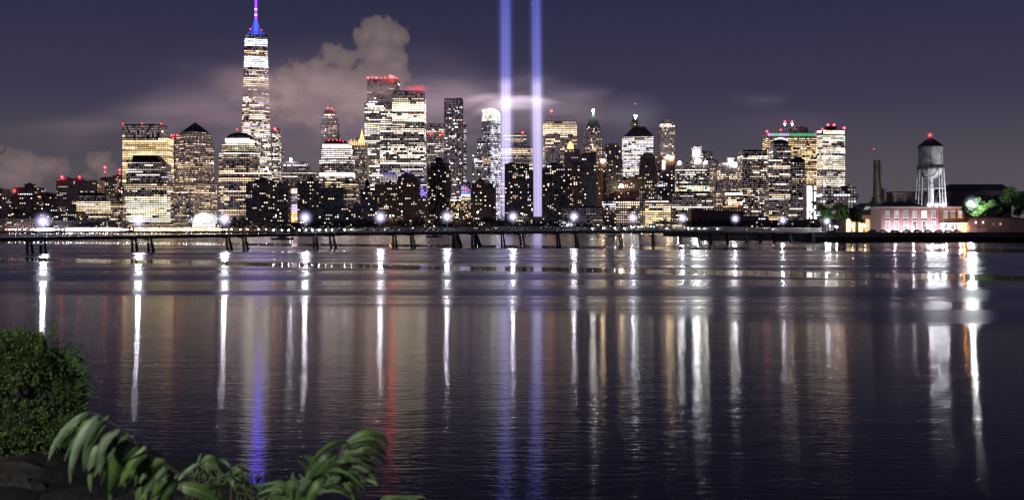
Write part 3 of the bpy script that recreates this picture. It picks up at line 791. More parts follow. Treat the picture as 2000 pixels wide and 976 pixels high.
# ---- between the tallest tower and the second domed tower
tower("dark stepped office block with one white star bright roof lamp", 2560, [(551, 617, 335), (551, 602, 325), (553, 594, 316)], st(OFF, p=.2, run=4, wall='dark', pal=WHITE), beacons=[(568, 311, 2.6, 'lamp_cool')])
tower("narrow building wrapped in violet and pink floodlit scaffolding", 2140, [(564, 582, 366)], st(OFF, p=.85, E=.55, pal=[(.75, .55, .85), (.85, .65, .95), (.55, .42, .8)], fh=5.2, ww=5.5, fw=.9, fhh=.8, wall='pinkgrey', zones=((366, 376, .9, 1.6, PINK), (403, 414, .9, 1, VIO), (414, 440, .8, 1.1, [(1, .55, .2)]))))
tower("dark jagged topped apartment block before the domed tower", 2110, [(480, 563, 357), (484, 558, 354), (497, 527, 351), (508, 520, 349)], st(RESI, p=.11, wall='brown', ww=4.2, pier=3), units=4)
tower("dark ribbed apartment block with a single blue lit window", 2115, [(581, 627, 353), (600, 613, 349)], st(RESI, p=.11, wall='dark', pier=2), units=3)
tower("black boxy block with a few bright yellow rooms left of centre", 2105, [(627, 671, 367), (646, 656, 361)], st(RESI, p=.09, wall='darkblue', zones=((386, 391, .35, 1.6), (403, 409, .25, 1.4), (416, 424, .3, 1.5)), run=2.5))
tower("brown striped office block glowing in rows beneath the second domed tower", 2160, [(668, 696, 357)], st(OFF, p=.7, run=9, E=1.1, pal=PINK + CREAM, wall='brick', fh=4.0, ww=2.6, fw=.6, fvar=.35))
tower("low black block behind the bridge lamp left of centre", 2095, [(662, 704, 405), (690, 702, 398)], st(RESI, p=.07, wall='darkblue'))
tower("thin pink grey residential tower with a lit jagged crown in the mist", 2750, [(627, 658, 240), (629, 656, 227), (633, 654, 221)],
      st(OFF, p=.14, run=1.5, E=.5, wall='pinkgrey', pier=1, ww=3.2, pal=PINK, zones=((210, 228, .9, 1.7, CREAM), (244, 250, .5, .7, PINK))), roof=('mansard', 636, 652, 216), beacons=[(640, 211, 1.6, 'red_hot'), (648, 212, 1.6, 'red_hot'), (652, 216, 1.3)])
t = tower("office tower with a cut off dark dome above a white light ring", 2290, [(622, 693, 353), (622, 689, 310), (626, 684, 289), (629, 682, 281.5)],
          st(OFF, p=.8, run=3, E=1.4, pal=WHITE, ww=3.4, fh=4.4, wall='dark', fvar=.15, zones=((281, 290, 1, 2.4, WHITE, True), (290, 321, .85, 1.5, WHITE), (321, 335, .12, .9), (335, 344, 1, 2.0, WHITE, True), (344, 352, .35, 1.6), (352, 400, .7, .9, WARM))),
          roof=('mansard', 640, 672, 274), shape='chamfer', beacons=[(642, 274, 1.2), (650, 273.5, 1.2), (658, 273.5, 1.2), (664, 274, 1.2), (670, 276, 1.2)])
band(t, 630, 681, 282, 287, 2290, (1, .97, .96), 2.6)
t = tower("pale stone tower with a glowing golden gothic crown and spirelet", 2440, [(680, 716, 300), (682, 714, 283)], st(OFF, p=.3, run=1.4, E=.5, wall='lime', pier=1, ww=3.3, fw=.5, fvar=.05, pal=PINK), roof=('pyr', 707, 262), roofmat='copper')
g = Mesh()
for k in range(9):
    px = 682 + k * 3.7; g.bar(PT(px, 283, 2439), PT(px, 275 - (k % 2) * 3, 2439), 1.4, 5, .5)
for a_, b_, y_ in ((702, 707, 255), (712, 707, 255), (707, 707, 252)): g.bar(PT(a_, 279, 2441), PT(b_, y_, 2441), 1.6, 5, .5)
M['gold'] = emitter("golden_glow_stone", (1, .62, .28), 2.2, False)  # floodlight on the crown stone is put in as emission
g.build('glowing_pinnacle', M['gold'], t, kind='stuff')

# ---- centre
t = tower("very tall glass tower with red lamps all round its misty roof", 2520, [(712, 767, 201), (717, 777, 156)],
          st(OFF, p=.68, run=3.5, E=2.3, pal=WHITE + CREAM, ww=3.4, fh=4.4, wall='darkblue', fvar=.22,
             zones=((153, 158, .7, 1.5, PINK), (158, 178, .03), (178, 184, .55, 1.0, PINK), (184, 200, .05), (242, 262, .85, 1.5), (320, 340, .5))),
          beacons=[(719, 152, 2.4, 'red_hot'), (727, 151, 2.2), (735, 152, 2.2, 'red_hot'), (744, 153, 1.8), (752, 152, 1.8), (763, 150, 3.2, 'red_star'), (768, 151, 3.0, 'red_hot'), (775, 153, 2)], units=4)
tower("tall bright office tower with a dark cap, right of the misty tower", 2440, [(766, 829, 190), (768, 827, 178)],
      st(OFF, p=.88, run=6, E=2.8, pal=[(1, .80, .54), (1, .86, .64), (1, .74, .48)], ww=3.5, fh=4.4, fhh=.6, wall='grey', fvar=.15, zones=((176, 189.5, 0), (189.5, 193, 1, 2.2, CREAM, True), (193, 198, .6, .8), (236, 250, .35, .9))))
tower("broad bright window filled office block below the two tallest central towers", 2360, [(742, 829, 249), (744, 782, 246)],
      st(OFF, p=.72, run=4, E=1.75, pal=[(1, .88, .70), (1, .80, .58), (.98, .92, .8)], ww=3.3, fh=4.3, wall='darkblue', fvar=.3, zones=((246, 252, .97, 2.2, WHITE), (322, 360, .45, .8, VIO + WHITE))))
tower("dark apartment block with a small pointed turret on its roof", 2120, [(704, 737, 370), (712, 722, 362)], st(RESI, p=.09, wall='dark', zones=((385, 391, .5, 1.6, WARM),)), roof=('pyr', 717, 345), roofmat='slate')
tower("ornate brown building with a wide cornice left of centre", 2170, [(733, 776, 362), (731, 777, 360), (745, 770, 356)], st(RESI, p=.14, wall='brick', zones=((357, 362, .3),), run=2, ww=3.4))
tower("tan apartment tower with a triangular pediment roof", 2130, [(775, 818, 352), (777, 812, 346)], st(RESI, p=.13, wall='brick', pier=3, ww=3.8), roof=('pyr', 793, 336), roofmat='brick')
tower("narrow block with violet neon panels right of the pediment tower", 2300, [(812, 834, 358)], st(OFF, p=.7, run=3, E=1.2, pal=CREAM, wall='grey', zones=((357, 363, .9, 1.6), (363, 385, .8, 1.6, [(.25, .12, 1), (.4, .25, 1)]))))
tower("low tan building before the violet neon block", 2125, [(815, 834, 387)], st(RESI, p=.14, wall='lime', ww=2.6, pier=1))
tower("pale slab tower with a row of red lit rooms near its top", 2540, [(834, 869, 247), (836, 866, 242)],
      st(OFF, p=.13, run=2, E=.9, wall='pinkgrey', pier=2, ww=3.4, pal=WHITE, zones=((242, 253, 0), (255, 259, .85, 1.4, WHITE), (260, 266, .7, 1.6, [(1, .1, .1), (1, .2, .15)]))), units=1)
tower("slender twin ribbed tower taller than its neighbours, right of centre left", 2320, [(868, 903, 193)],
      st(OFF, p=.16, run=1.6, E=1.1, wall='grey', pier=2, ww=3.2, fh=3.8, pal=WHITE, fvar=.05, zones=((192, 205, .03),)))
tower("dark slim tower behind the slender ribbed tower, striped with lit rows", 2480, [(901, 911, 244)], st(OFF, p=.3, run=2, E=.7, wall='darkblue', pal=COOL), beacons=[(906, 241, 1.3)], units=0)
tower("black rounded tower with a small domed top before the slender tower", 2150, [(834, 880, 327), (840, 876, 318), (848, 866, 313)], st(RESI, p=.09, wall='black', pier=0), roof=('dome', 307), roofmat='black', shape='chamfer')
tower("low warm lit arcade building with a white canopy light", 2135, [(878, 922, 392), (880, 900, 388)], st(RESI, p=.45, E=.9, wall='lime', ww=2.6, pal=WARM, zones=((389, 394, .95, 2.2, WHITE, True),)))
tower("small block with a bright blue and red illuminated sign", 2200, [(901, 920, 358)], st(OFF, p=.8, E=.9, fh=3.5, ww=3.0, wall='darkblue', pal=WARM, zones=((358, 364, .5, 1.2, CREAM), (364, 378, .85, 1.4, [(.2, .2, 1), (.3, .4, 1), (1, .15, .15)]), (378, 382, 1, 2, [(.7, .7, 1)], True))))
tower("dark apartment block with a rounded right shoulder left of the beams", 2110, [(919, 968, 366), (922, 962, 358), (930, 946, 353)], st(RESI, p=.12, wall='brown', ww=4.4), units=3)
tower("slim dark pair of slabs left of the curved white crowned tower", 2420, [(923, 942, 301), (932, 942, 272)], st(OFF, p=.3, run=1.5, E=1.0, wall='grey', pal=COOL, zones=((310, 316, .6, 2, COOL),)))


def curved_tower():
    D = 2230; rng = random.Random(12)
    root = thing('office_tower', "slim curved glass tower with a white hot slanted crown left of the beams", 'building', (X(960, D), D, GROUND))
    L_, C_, R_ = X(941, D), X(958, D), X(977.5, D)
    pl = [(L_, D + 14), (C_, D), (X(966, D), D + 1.5), (X(973, D), D + 5), (R_, D + 12), (R_ - 2, D + 34), (L_ + 8, D + 40)]
    zt = Z(236, D)
    g = Mesh(); g.loft([[(*p, GROUND) for p in pl], [(*p, zt) for p in pl]]); g.build('tower_shaft', M['steel'], root)
    W, S = Mesh(), Mesh()
    facade(W, S, lambda z: pl[:2] + [(L_ + 8, D + 40)], GROUND + 3, zt - 1, st(OFF, p=.42, run=2.2, E=.75, pal=COOL, ww=3.2, fh=3.9, wall='darkblue', zones=((310, 326, .7, 1.2, WARM), (236, 240, 0))), D, rng)
    facade(W, S, lambda z: pl[1:5] + [pl[5]], GROUND + 3, zt - 1, st(OFF, p=.82, run=1.5, E=.85, pal=[(.86, .86, 1), (.95, .92, 1), (1, .95, .9)], ww=3.0, fh=3.9, fw=.66, fhh=.5, wall='lime'), D, rng)
    W.build('lit_and_dim_windows', [M['lit'], M['glass']], root, kind='stuff'); S.build('wall_grid', M['steel'], root, kind='stuff')
    g = Mesh(); yt = (213, 211, 212.5, 215.5, 221, 224, 216)
    g.loft([[(*p, zt) for p in pl], [(*p, Z(y, D)) for p, y in zip(pl, yt)]]); g.build('crown', M['steel'], root)
    g = Mesh(); n = 26
    for k in range(5):
        for i in range(4):
            a, b = pl[i], pl[i + 1]; ya, yb = yt[i], yt[i + 1]; m = 6
            for j in range(m):
                t0, t1 = (j + .06) / m, (j + .94) / m; v = rng.uniform(.5, 2.6) * (1.2 if k in (0, 3, 4) else .8)
                def q(t, f): y_ = ya + (yb - ya) * t; return (a[0] + (b[0] - a[0]) * t, a[1] + (b[1] - a[1]) * t - .5, zt + (Z(y_, D) - zt) * f)
                g.quad(q(t0, (k + .08) / 5), q(t1, (k + .08) / 5), q(t1, (k + .92) / 5), q(t0, (k + .92) / 5), 0, (v, .93 * v, .78 * v))
    g.build('crown_light_grid', M['lit'], root, kind='stuff')


curved_tower()
tower("office block seen through the left light beam, few bright floors", 2560, [(978, 1041, 285), (984, 1028, 262)], st(OFF, p=.38, run=8, E=1.2, wall='darkblue', pal=CREAM, fvar=.35), beacons=[(1021, 259, 1.8, 'red_hot')])
tower("dark ribbed block standing between the two light beams", 2110, [(986, 1041, 332), (986, 1033, 320)], st(RESI, p=.13, wall='dark', ww=3.6, fh=3.6, pier=2, fvar=.02), units=3)
tower("bright topped office block with a fenced roof right of the beams", 2540, [(1061, 1127, 240), (1066, 1125, 237)],
      st(OFF, p=.55, run=6, E=1.3, wall='pinkgrey', pal=CREAM, fvar=.3, zones=((237, 242, .8, 1.4), (242, 264, .85, 1.4), (264, 271, .3))), beacons=[(1077, 217, 2.6, 'red_hot')], mast=[(1077, 237, 218)], units=0)
g = Mesh(); t = [o for o in COL.objects if o.get('label', '').startswith('bright topped office')][0]
for k in range(12):
    px = 1066 + k * 5.3; g.bar(PT(px, 237, 2545), PT(px, 227, 2545), .45, 4)
for yy_ in (227, 231): g.bar(PT(1066, yy_, 2545), PT(1125, yy_, 2545), .4, 4)
g.build('roof_fence', M['truss'], t)
tower("plain dark tower face before the fenced roof block", 2470, [(1066, 1094, 262)], st(OFF, p=.15, run=5, E=1.2, wall='grey', pal=CREAM, zones=((273, 283, .75, 1.7, CREAM), (296, 330, .1))))
t = tower("dark tower with a glowing amber pyramid lantern behind its roof", 2330, [(1104, 1133, 292)], st(RESI, p=.12, wall='brick', ww=4), units=1)
g = Mesh(); a = PT(1114, 288, 2360)
g.loft([[(a.x + sx * 7, a.y + sy * 7, Z(293, 2360)) for sx, sy in ((-1, -1), (1, -1), (1, 1), (-1, 1))], [(a.x + sx * 6, a.y + sy * 6, Z(284, 2360)) for sx, sy in ((-1, -1), (1, -1), (1, 1), (-1, 1))], [(a.x + sx * 1, a.y + sy * 1, Z(276, 2360)) for sx, sy in ((-1, -1), (1, -1), (1, 1), (-1, 1))]])
g.build('amber_lantern', emitter("amber_lit_lantern", (1, .6, .22), 2.2, True), t)
tower("broad dark brown block with two lit balconies right of the beams", 2100, [(1060, 1117, 328), (1068, 1100, 321)], st(RESI, p=.12, wall='brown', pier=3, zones=((358, 363, .2, 2, WARM), (367, 373, .25, 2, WARM))), units=3)
tower("dark brown slab adjoining the broad block, lit window edge", 2135, [(1116, 1136, 318)], st(RESI, p=.14, wall='brick'))
tower("black glass slab with a slanted roof before the pointed tower", 2180, [(1136, 1164, 301)], st(RESI, p=.08, wall='darkblue', pier=1), roof=('slant', 300, 296.5))
t = tower("pointed art deco tower topped with a small white lamp", 2520, [(1142, 1176, 262), (1144, 1174, 254), (1146, 1172, 246)], st(OFF, p=.45, run=1.6, E=.8, wall='pinkgrey', pal=WARM, ww=3.2, fw=.55, pier=2, fvar=.2, zones=((246, 256, .12),)), roof=('pyr', 1159, 219), roofmat='copper', beacons=[(1158.5, 216, 3.0, 'lamp_small', 18)])
tower("dull brown block with a bright yellow lamp at its shoulder", 2210, [(1160, 1186, 311)], st(RESI, p=.12, wall='brick'), beacons=[(1177, 314, 3.2, 'lamp_warm')])
tower("dark squat tower with stepped top right of the pointed tower", 2400, [(1182, 1212, 287), (1185, 1208, 282)], st(RESI, p=.16, wall='brown', zones=((292, 300, .3, 1.6),)))
tower("black block under the squat stepped tower", 2200, [(1184, 1216, 312)], st(RESI, p=.10, wall='darkblue'))
tower("wide grey windowless louvred building low on the right of the beams", 2085, [(1098, 1180, 405)], st(OFF, p=.0, wall='grey', ww=3.0, fh=3.0, fw=.5, fhh=.3), units=3)
tower("low grey pavilion with white lit counters beside the bridge lamp", 2075, [(1066, 1118, 428)], st(OFF, p=.75, E=2, pal=COOL, wall='grey', fh=3.4, ww=3), name='pavilion')
t = tower("mansard roofed office tower glittering with dense white windows", 2440, [(1219, 1276, 268), (1219, 1277, 266)], st(OFF, p=.86, run=3, E=1.5, pal=COOL + WHITE, wall='grey', ww=3.3, fw=.6, fhh=.5, fh=4.1, fvar=.12, zones=((266, 276, .95, 1.8, WHITE),)), roof=('mansard', 1238, 1259, 248))
tower("thin tower behind the mansard roof carrying a brilliant white lantern", 2640, [(1230, 1249, 245), (1234, 1247, 238)], st(OFF, p=.4, run=1.3, wall='brown', ww=3, pal=WARM), roof=('pyr', 1241, 220), roofmat='copper',
      beacons=[(1241, 233, 5.0, 'lamp_lantern', 10), (1241, 227, 3.5, 'lamp_lantern', 10), (1241, 203, 1.2, 'red_em')])
tower("slim stone tower with a bright crown, right of the mansard tower", 2500, [(1290, 1318, 240), (1293, 1315, 236), (1300, 1308, 233)], st(OFF, p=.10, run=1.3, E=.9, wall='pinkgrey', pier=1, ww=3.2, pal=WHITE, zones=((239, 250, .85, 2.2, WHITE), (250, 262, .3, 1.2, CREAM), (233, 239, .1))))
tower("dark stepped masonry block before the mansard tower's right side", 2300, [(1252, 1281, 322), (1254, 1279, 304), (1258, 1275, 300)], st(RESI, p=.06, wall='brown', pier=1))
tower("low dark block between stepped masonry and bright crowned tower", 2360, [(1279, 1293, 304)], st(RESI, p=.08, wall='brick', pier=1), units=1)
tower("dark tower with a bright vertical warm sign on its left edge", 2260, [(1290, 1318, 322), (1293, 1318, 306)], st(RESI, p=.13, wall='brown'), beacons=[(1305, 306, 3, 'lamp_warm'), (1312, 308, 2.4, 'lamp_warm')])
t = [o for o in COL.objects if o.get('label', '').startswith('dark tower with a bright vertical')][0]
g = Mesh(); g.box(X(1293, 2258), X(1299, 2258), 2256.5, 2258, Z(331, 2258), Z(313, 2258)); g.build('vertical_sign', emitter("warm_white_sign_face", (1, .72, .6), 2.2, False), t)
tower("small dark domed block under the dense white mansard tower", 2230, [(1204, 1236, 360), (1208, 1230, 353)], st(RESI, p=.16, wall='brown'), roof=('dome', 346))
tower("brown low rise mass with scattered warm rooms right of centre", 2180, [(1216, 1290, 352), (1230, 1262, 345)], st(RESI, p=.2, wall='brown', ww=4))
tower("dark low block with a small bright pediment gable", 2150, [(1202, 1252, 374)], st(RESI, p=.1, wall='brick'), beacons=[(1213, 362, 2.6, 'lamp_warm'), (1210, 364, 1.8, 'lamp_warm'), (1216, 364, 1.8, 'lamp_warm')])
tower("brick warehouse with a glowing white top floor row", 2100, [(1203, 1250, 391)], st(OFF, p=.35, E=1.0, wall='brick', pal=PINK, fh=4.6, ww=4.2, fw=.55, run=3, zones=((390, 398, .95, 1.7, PINK), (398, 404, .6, 1.2, CREAM))))
tower("narrow pale stone tower with a ladder of square windows", 2090, [(1250, 1260, 371)], st(OFF, p=.1, E=.8, wall='lime', fh=4.6, ww=4.2, fw=.5, pal=WARM), units=0)
tower("warm golden lit classical building at the water right of centre", 2095, [(1260, 1310, 396), (1264, 1306, 390)], st(OFF, p=.6, E=1.1, wall='lime', pal=WARM, fh=4.4, ww=3.6, run=3, zones=((390, 398, .9, 1.3, PINK), (411, 440, .95, 1.8, GOLD + CREAM))))
tower("narrow block with a cluster of cold white windows near the river", 2105, [(1178, 1203, 391)], st(OFF, p=.2, E=.8, wall='brick', pal=PINK, fh=4.4, ww=3.2, run=2, zones=((391, 406, .8, 1.8, COOL),)))
tower("dark blue block with a bluish lit terrace beside the dark sign tower", 2140, [(1284, 1312, 372), (1287, 1308, 352)], st(RESI, p=.2, wall='darkblue', zones=((354, 364, .5, 1.3, COOL),)))

tower("wide black office block dotted with green white windows", 2330, [(1321, 1386, 334), (1322, 1385, 319)], st(OFF, p=.62, run=2.4, E=1.05, pal=YELL + WHITE, wall='black', ww=3.2, fvar=.22, zones=((319, 330, .1), (332, 336, .95, 1.9, WHITE), (364, 372, .9, 1.5, YELL))),
      beacons=[(1327, 318, 3, 'lamp_small'), (1360, 315, 3.5, 'lamp_small'), (1366, 314, 3.5, 'lamp_small'), (1378, 317, 3, 'lamp_small')])
tower("pale ruined looking tower block carrying a bright white lamp", 2600, [(1352, 1374, 300), (1353, 1371, 287)], st(OFF, p=.25, wall='pinkgrey', E=1.1), beacons=[(1358, 300, 5, 'lamp_cool')])
tower("dark stepped tower with flat tiers behind the green white block", 2650, [(1370, 1402, 312), (1372, 1393, 297)], st(OFF, p=.14, wall='darkblue', E=.8))
tower("low long office wing with green white lines at its foot", 2210, [(1309, 1394, 385), (1320, 1392, 376)], st(OFF, p=.4, run=5, E=1.1, pal=YELL + WHITE, wall='dark', zones=((403, 408, .95, 1.8, WHITE),)))
tower("light coloured ribbed tower right of the green white block", 2420, [(1385, 1408, 327)], st(OFF, p=.4, run=2, E=.8, wall='lime', pier=1, pal=CREAM))
tower("tan slab tower between ribbed tower and the grey stepped tower", 2260, [(1398, 1411, 356)], st(OFF, p=.3, wall='pinkgrey', pier=1, pal=WARM), units=0)
tower("grey stepped tower with two white lamps near its peak", 2380, [(1407, 1449, 327), (1410, 1440, 317), (1421, 1434, 309)], st(OFF, p=.22, run=2, E=1.1, wall='grey', pal=CREAM, zones=((336, 345, .5, 1.3),)), beacons=[(1429, 317, 2.2, 'lamp_small'), (1436, 322, 2.2, 'lamp_small')])
tower("low dark red block with a bright white crown line", 2190, [(1422, 1450, 375)], st(OFF, p=.45, run=5, E=1.2, wall='brick', pal=WARM, zones=((373, 380, .98, 2.6, WHITE, True), (388, 400, .7, 1.9, CREAM))), beacons=[(1440, 402, 2.0, 'red_em')])


def castle():
    D = 2070
    root = thing('waterfront_fort', "long low reddish fort wall with toothed battlements at the shore", 'fort', (X(1392, D), D, GROUND))
    g = Mesh(); g.box(X(1350, D), X(1452, D), D, D + 30, GROUND, Z(411, D)); g.build('fort_wall', M['brick'], root)
    for k in range(20):
        px = 1352 + k * 5
        g = Mesh(); g.box(X(px, D), X(px + 2.8, D), D - .4, D + 3, Z(411, D) + .003, Z(407, D)); g.build('battlement', M['brick'], root)


castle()
t = tower("black flat topped tower with bright rooms left of the green banded tower", 2250, [(1449, 1499, 302), (1450, 1498, 294)], st(OFF, p=.3, run=2.5, E=1.1, pal=CREAM + PINK, wall='black', ww=3.3, fvar=.2, zones=((294, 304, 0), (305, 310, .95, 1.7), (328, 345, .45), (365, 385, .5, 1.1, WARM + PINK))))
t = tower("big amber windowed office tower banded with green and violet lights", 2460, [(1498, 1596, 268), (1498, 1595, 259)], st(OFF, p=.82, run=2.5, E=1.25, pal=GOLD + CREAM, wall='brown', ww=3.4, fh=4.3, fw=.6, fvar=.12, zones=((259, 268, 0),)), beacons=[(1498, 257, 2.2, 'red_hot'), (1525, 254, 2), (1595, 258, 1.6)], units=0)
g = Mesh()
for k in range(25):
    px = 1499.5 + k * 3.85; col = (.15, .85, .45) if 3 <= k <= 5 or k >= 11 else (.75, .55, 1.0)
    if k == 24: col = (.75, .55, 1)
    D_ = 2459; g.box(X(px, D_), X(px + 2.9, D_), D_ - 1, D_ - .4, Z(265.5, D_), Z(260.5, D_)); g.c[-6:] = [tuple(c * (1.0 if k < 11 else .6) for c in col)] * 6
g.build('coloured_light_band', M['lit'], t, kind='stuff')
g = Mesh(); g.box(X(1546, 2470), X(1579, 2470), 2472, 2490, Z(259, 2470), Z(249, 2470)); g.box(X(1550, 2470), X(1574, 2470), 2474, 2488, Z(249, 2470), Z(246.5, 2470)); g.build('penthouse', M['dark'], t)
for px in (1533, 1547):
    g = Mesh(); g.bar(PT(px, 259, 2468), PT(px, 238, 2468), .7, 5); g.build('mast', M['pole'], t); beacon(t, px, 238, 2467, 2.2, 'red_hot'); beacon(t, px, 243, 2467, 1.4, 'lamp_small')
t = tower("rounded grey glass tower with a white hot arch before the amber tower", 2290, [(1501, 1547, 310), (1510, 1545, 285), (1511, 1540, 279)], st(OFF, p=.4, run=4, E=1.1, pal=WHITE + CREAM, wall='darkblue', fvar=.3, ww=3.3, zones=((279, 296, .05),)), roof=('dome', 272))
g = Mesh(); D_ = 2400
for i in range(14):
    a0, a1 = math.pi * i / 14, math.pi * (i + .85) / 14; c = PT(1525, 277, D_)
    for r0, r1 in ((6, 10), (10.5, 14)):
        g.quad(*[(c.x + r_ * math.cos(a) * 1.1, D_, c.z + r_ * math.sin(a) * .62) for r_, a in ((r0, a1), (r0, a0), (r1, a0), (r1, a1))], 0, (3.2, 3.2, 3.4))
g.build('arch_light', M['lit'], t, kind='stuff')
tower("tall brown and blue slab with lit ledges before the amber tower", 2200, [(1502, 1546, 373)], st(OFF, p=.18, run=5, E=1.0, wall='dark', pier=2, zones=((385, 389, .9, 1.2, WHITE), (418, 424, .7, 1.5))))
tower("black domed round tower left of the bright white screen", 2240, [(1545, 1577, 330), (1546, 1575, 315)], st(OFF, p=.42, run=3, E=1.0, pal=CREAM, wall='black', fvar=.3, zones=((315, 325, .03),)), roof=('dome', 307), shape='round')
tower("dark rooftop block left of the floodlit trees with a lit terrace", 2190, [(1545, 1580, 380)], st(OFF, p=.25, run=6, E=1.3, wall='darkblue', pal=CREAM, zones=((404, 410, .9, 1.8),)))


def screen():
    D = 2130
    root = thing('light_screen', "tall blazing white facade screen left of the dark green trees", 'lit facade', (X(1584, D), D, GROUND))
    g = Mesh(); g.box(X(1574, D), X(1594, D), D + .5, D + 22, GROUND, Z(361, D)); g.build('tower_shaft', M['grey'], root)
    g = Mesh(); rng = random.Random(3)
    for j in range(17):
        for i in range(5):
            if i == 3 and rng.random() < .8: continue
            if rng.random() < .08: continue
            x_, y_ = 1576 + i * 3.5, 363 + j * 3.8; v = rng.uniform(1.2, 3.4)
            g.quad(*[PT(*q, D) for q in ((x_, y_ + 3.4), (x_ + 3.2, y_ + 3.4), (x_ + 3.2, y_), (x_, y_))], 0, (v, .97 * v, v))
    g.build('screen_panels', M['lit'], root, kind='stuff')


screen()
t = tower("dark framed office tower with a bright grid front and red roof lamps", 2400, [(1595.5, 1650.5, 262, 1607), (1597, 1649, 253, 1608)],
          st(OFF, p=.93, run=4, E=1.25, pal=[(1, .86, .66), (1, .92, .78)], wall='brown', ww=3.1, fw=.55, fhh=.6, fh=4.4, fvar=.1, zones=((253, 258, .95, 2.0, CREAM, True), (274, 282, .45), (330, 344, .35, .8), (318, 323, 1, 1.9, CREAM), (326, 330, 1, 1.9, CREAM))),
          beacons=[(1606, 252, 2), (1649, 250, 2.6, 'red_hot')], units=0)
g = Mesh(); g.box(X(1613, 2430), X(1633, 2430), 2425, 2440, Z(254, 2430), Z(247, 2430)); g.build('penthouse', M['black'], t); beacon(t, 1617, 244, 2428, 2.4, 'red_hot'); beacon(t, 1629, 244, 2428, 2.4, 'red_hot')
tower("low grey podium with tall dark bays below the bright grid tower", 2300, [(1596, 1672, 384), (1606, 1672, 366)], st(OFF, p=.25, wall='pinkgrey', fh=6, ww=6, fw=.7, fhh=.75, pal=COOL, E=.7, zones=((366, 376, 0), (377, 384, .5, .8, COOL))))
tower("small dark block with cold windows at the end of the far skyline", 2380, [(1651, 1677, 379), (1652, 1664, 362)], st(OFF, p=.35, wall='dark', E=.8, pal=COOL, ww=3), beacons=[(1660, 374, 2, 'lamp_small')])
# ---- fill of the second rank, low
for k, (x0, x1, y, lab, w) in enumerate([
        (0, 100, 428, "low row of dark waterfront houses at the far left", 'brown'), (100, 236, 432, "low dark waterfront sheds left of the golden tower", 'dark'),
        (424, 482, 430, "low dark pavilion before the round shouldered tower", 'dark'), (482, 600, 436, "low brown terrace before the jagged apartment block", 'brown'),
        (600, 740, 432, "low dark terrace behind the left central bridge lamps", 'dark'), (740, 850, 428, "low brown hall with small lit windows left of centre", 'brown'),
        (850, 985, 432, "low dark hall behind the central bridge lamp", 'dark'), (985, 1096, 424, "low grey terminal building between and right of the beams", 'grey'),
        (1180, 1204, 420, "low brick shed beside the brick warehouse", 'brick'), (1452, 1500, 424, "low brown hall under the black flat topped tower", 'brown'), (1500, 1600, 430, "low dark hall behind the right bridge lamps", 'dark')]):
    tower(lab, 2058 + 3 * (k % 2), [(x0, x1, y)], st(RESI, p=.16 if k != 7 else .12, wall=w, E=.9), name='waterfront_hall', units=2)

# ------------------------------------------------------------------ far shore
def box_struct(name, x0, x1, y0, y1, z0, z1, mat):
    g = Mesh(); g.box(x0, x1, y0, y1, z0, z1); return struct(g.build(name, M[mat]))


box_struct('far_shore_ground', -3500, 3500, 2036, 7000, -1, 2.55, 'asphalt')
box_struct('far_seawall', -3500, 3500, 2033, 2036, -1, 3.4, 'seawall')


def leaf_cloud(g, c, r, n, size, rng, squash=.8, lo=.5):
    for _ in range(n):
        d = Vector((rng.gauss(0, 1), rng.gauss(0, 1), rng.gauss(0, 1))).normalized() * (rng.uniform(lo ** 3, 1) ** (1 / 3))
        p = c + Vector((d.x * r, d.y * r, d.z * r * squash))
        u = Vector((rng.gauss(0, 1), rng.gauss(0, 1), rng.gauss(0, 1))).normalized(); w = u.orthogonal().normalized(); s = size * rng.uniform(.6, 1.3)
        g.quad(p - u * s, p + w * s * .6, p + u * s, p - w * s * .6)


def far_trees():
    rng = random.Random(8); g = Mesh()
    def prof(px):
        for a, b, y in ((440, 470, 431), (470, 600, 434), (600, 700, 431), (700, 930, 429), (930, 1010, 423), (1010, 1090, 430), (1090, 1180, 437), (1180, 1290, 439), (1290, 1345, 425), (1345, 1420, 427), (1420, 1480, 428), (1480, 1600, 432), (1600, 1760, 425)):
            if a <= px < b: return y
        return 432
    px = 438
    while px < 1760:
        D = rng.uniform(2040, 2052); top = prof(px) + rng.uniform(-2.5, 4); zt = Z(top, D); r = rng.uniform(4, 7)
        for k in range(2):
            c = Vector((X(px, D) + rng.uniform(-3, 3), D, max(3 + r * .5, zt - r * .8 - k * 5)))
            leaf_cloud(g, c, r, 70, 1.1, rng)
        px += rng.uniform(4, 8)
    o = g.build('waterfront_trees', M['treefar']); o['kind'] = 'stuff'


far_trees()


def lamp_proto(name, label, group, h, r, mat, pole_r=.09, arm=False):
    root = thing(name, label, 'lamp', (0, 0, 0), group)
    g = Mesh(); g.bar((0, 0, 0), (0, 0, h), pole_r, 6, pole_r * .6); g.box(-.25, .25, -.25, .25, -.02, .35); g.build('pole', M['pole'], root)
    g = Mesh(); g.ball((0, 0, h + r), r, 10, 6); g.build('globe', M[mat], root, smooth=True)
    g = Mesh(); g.loft([[(math.cos(a) * q, math.sin(a) * q, z) for a in [i * math.pi / 4 for i in range(8)]] for q, z in ((r * 1.15, h + r * 1.75), (r * .3, h + r * 2.25))]); g.build('cap', M['black'], root)
    return root


protos = {}
for mt, lab in (('lamp_small', "small white lamp in the long row along the far promenade"), ('lamp_warm', "small warm yellow lamp in the row along the far promenade"), ('lamp_cool', "small bluish lamp in the row along the far promenade"),
                ('lamp_red', "small red lamp low on the far promenade"), ('lamp_teal', "small teal lamp low on the far promenade")):
    protos[mt] = [lamp_proto('promenade_lamp', lab, "lamps along the far promenade", 3.6, .95, mt), 0]


def put_lamp(mt, px, py, D):
    p = protos[mt]; o = p[0] if p[1] == 0 else copy_tree(p[0]); p[1] += 1
    z = Z(py, D); o.location = (X(px, D), D, max(2.55, z - 4.3))


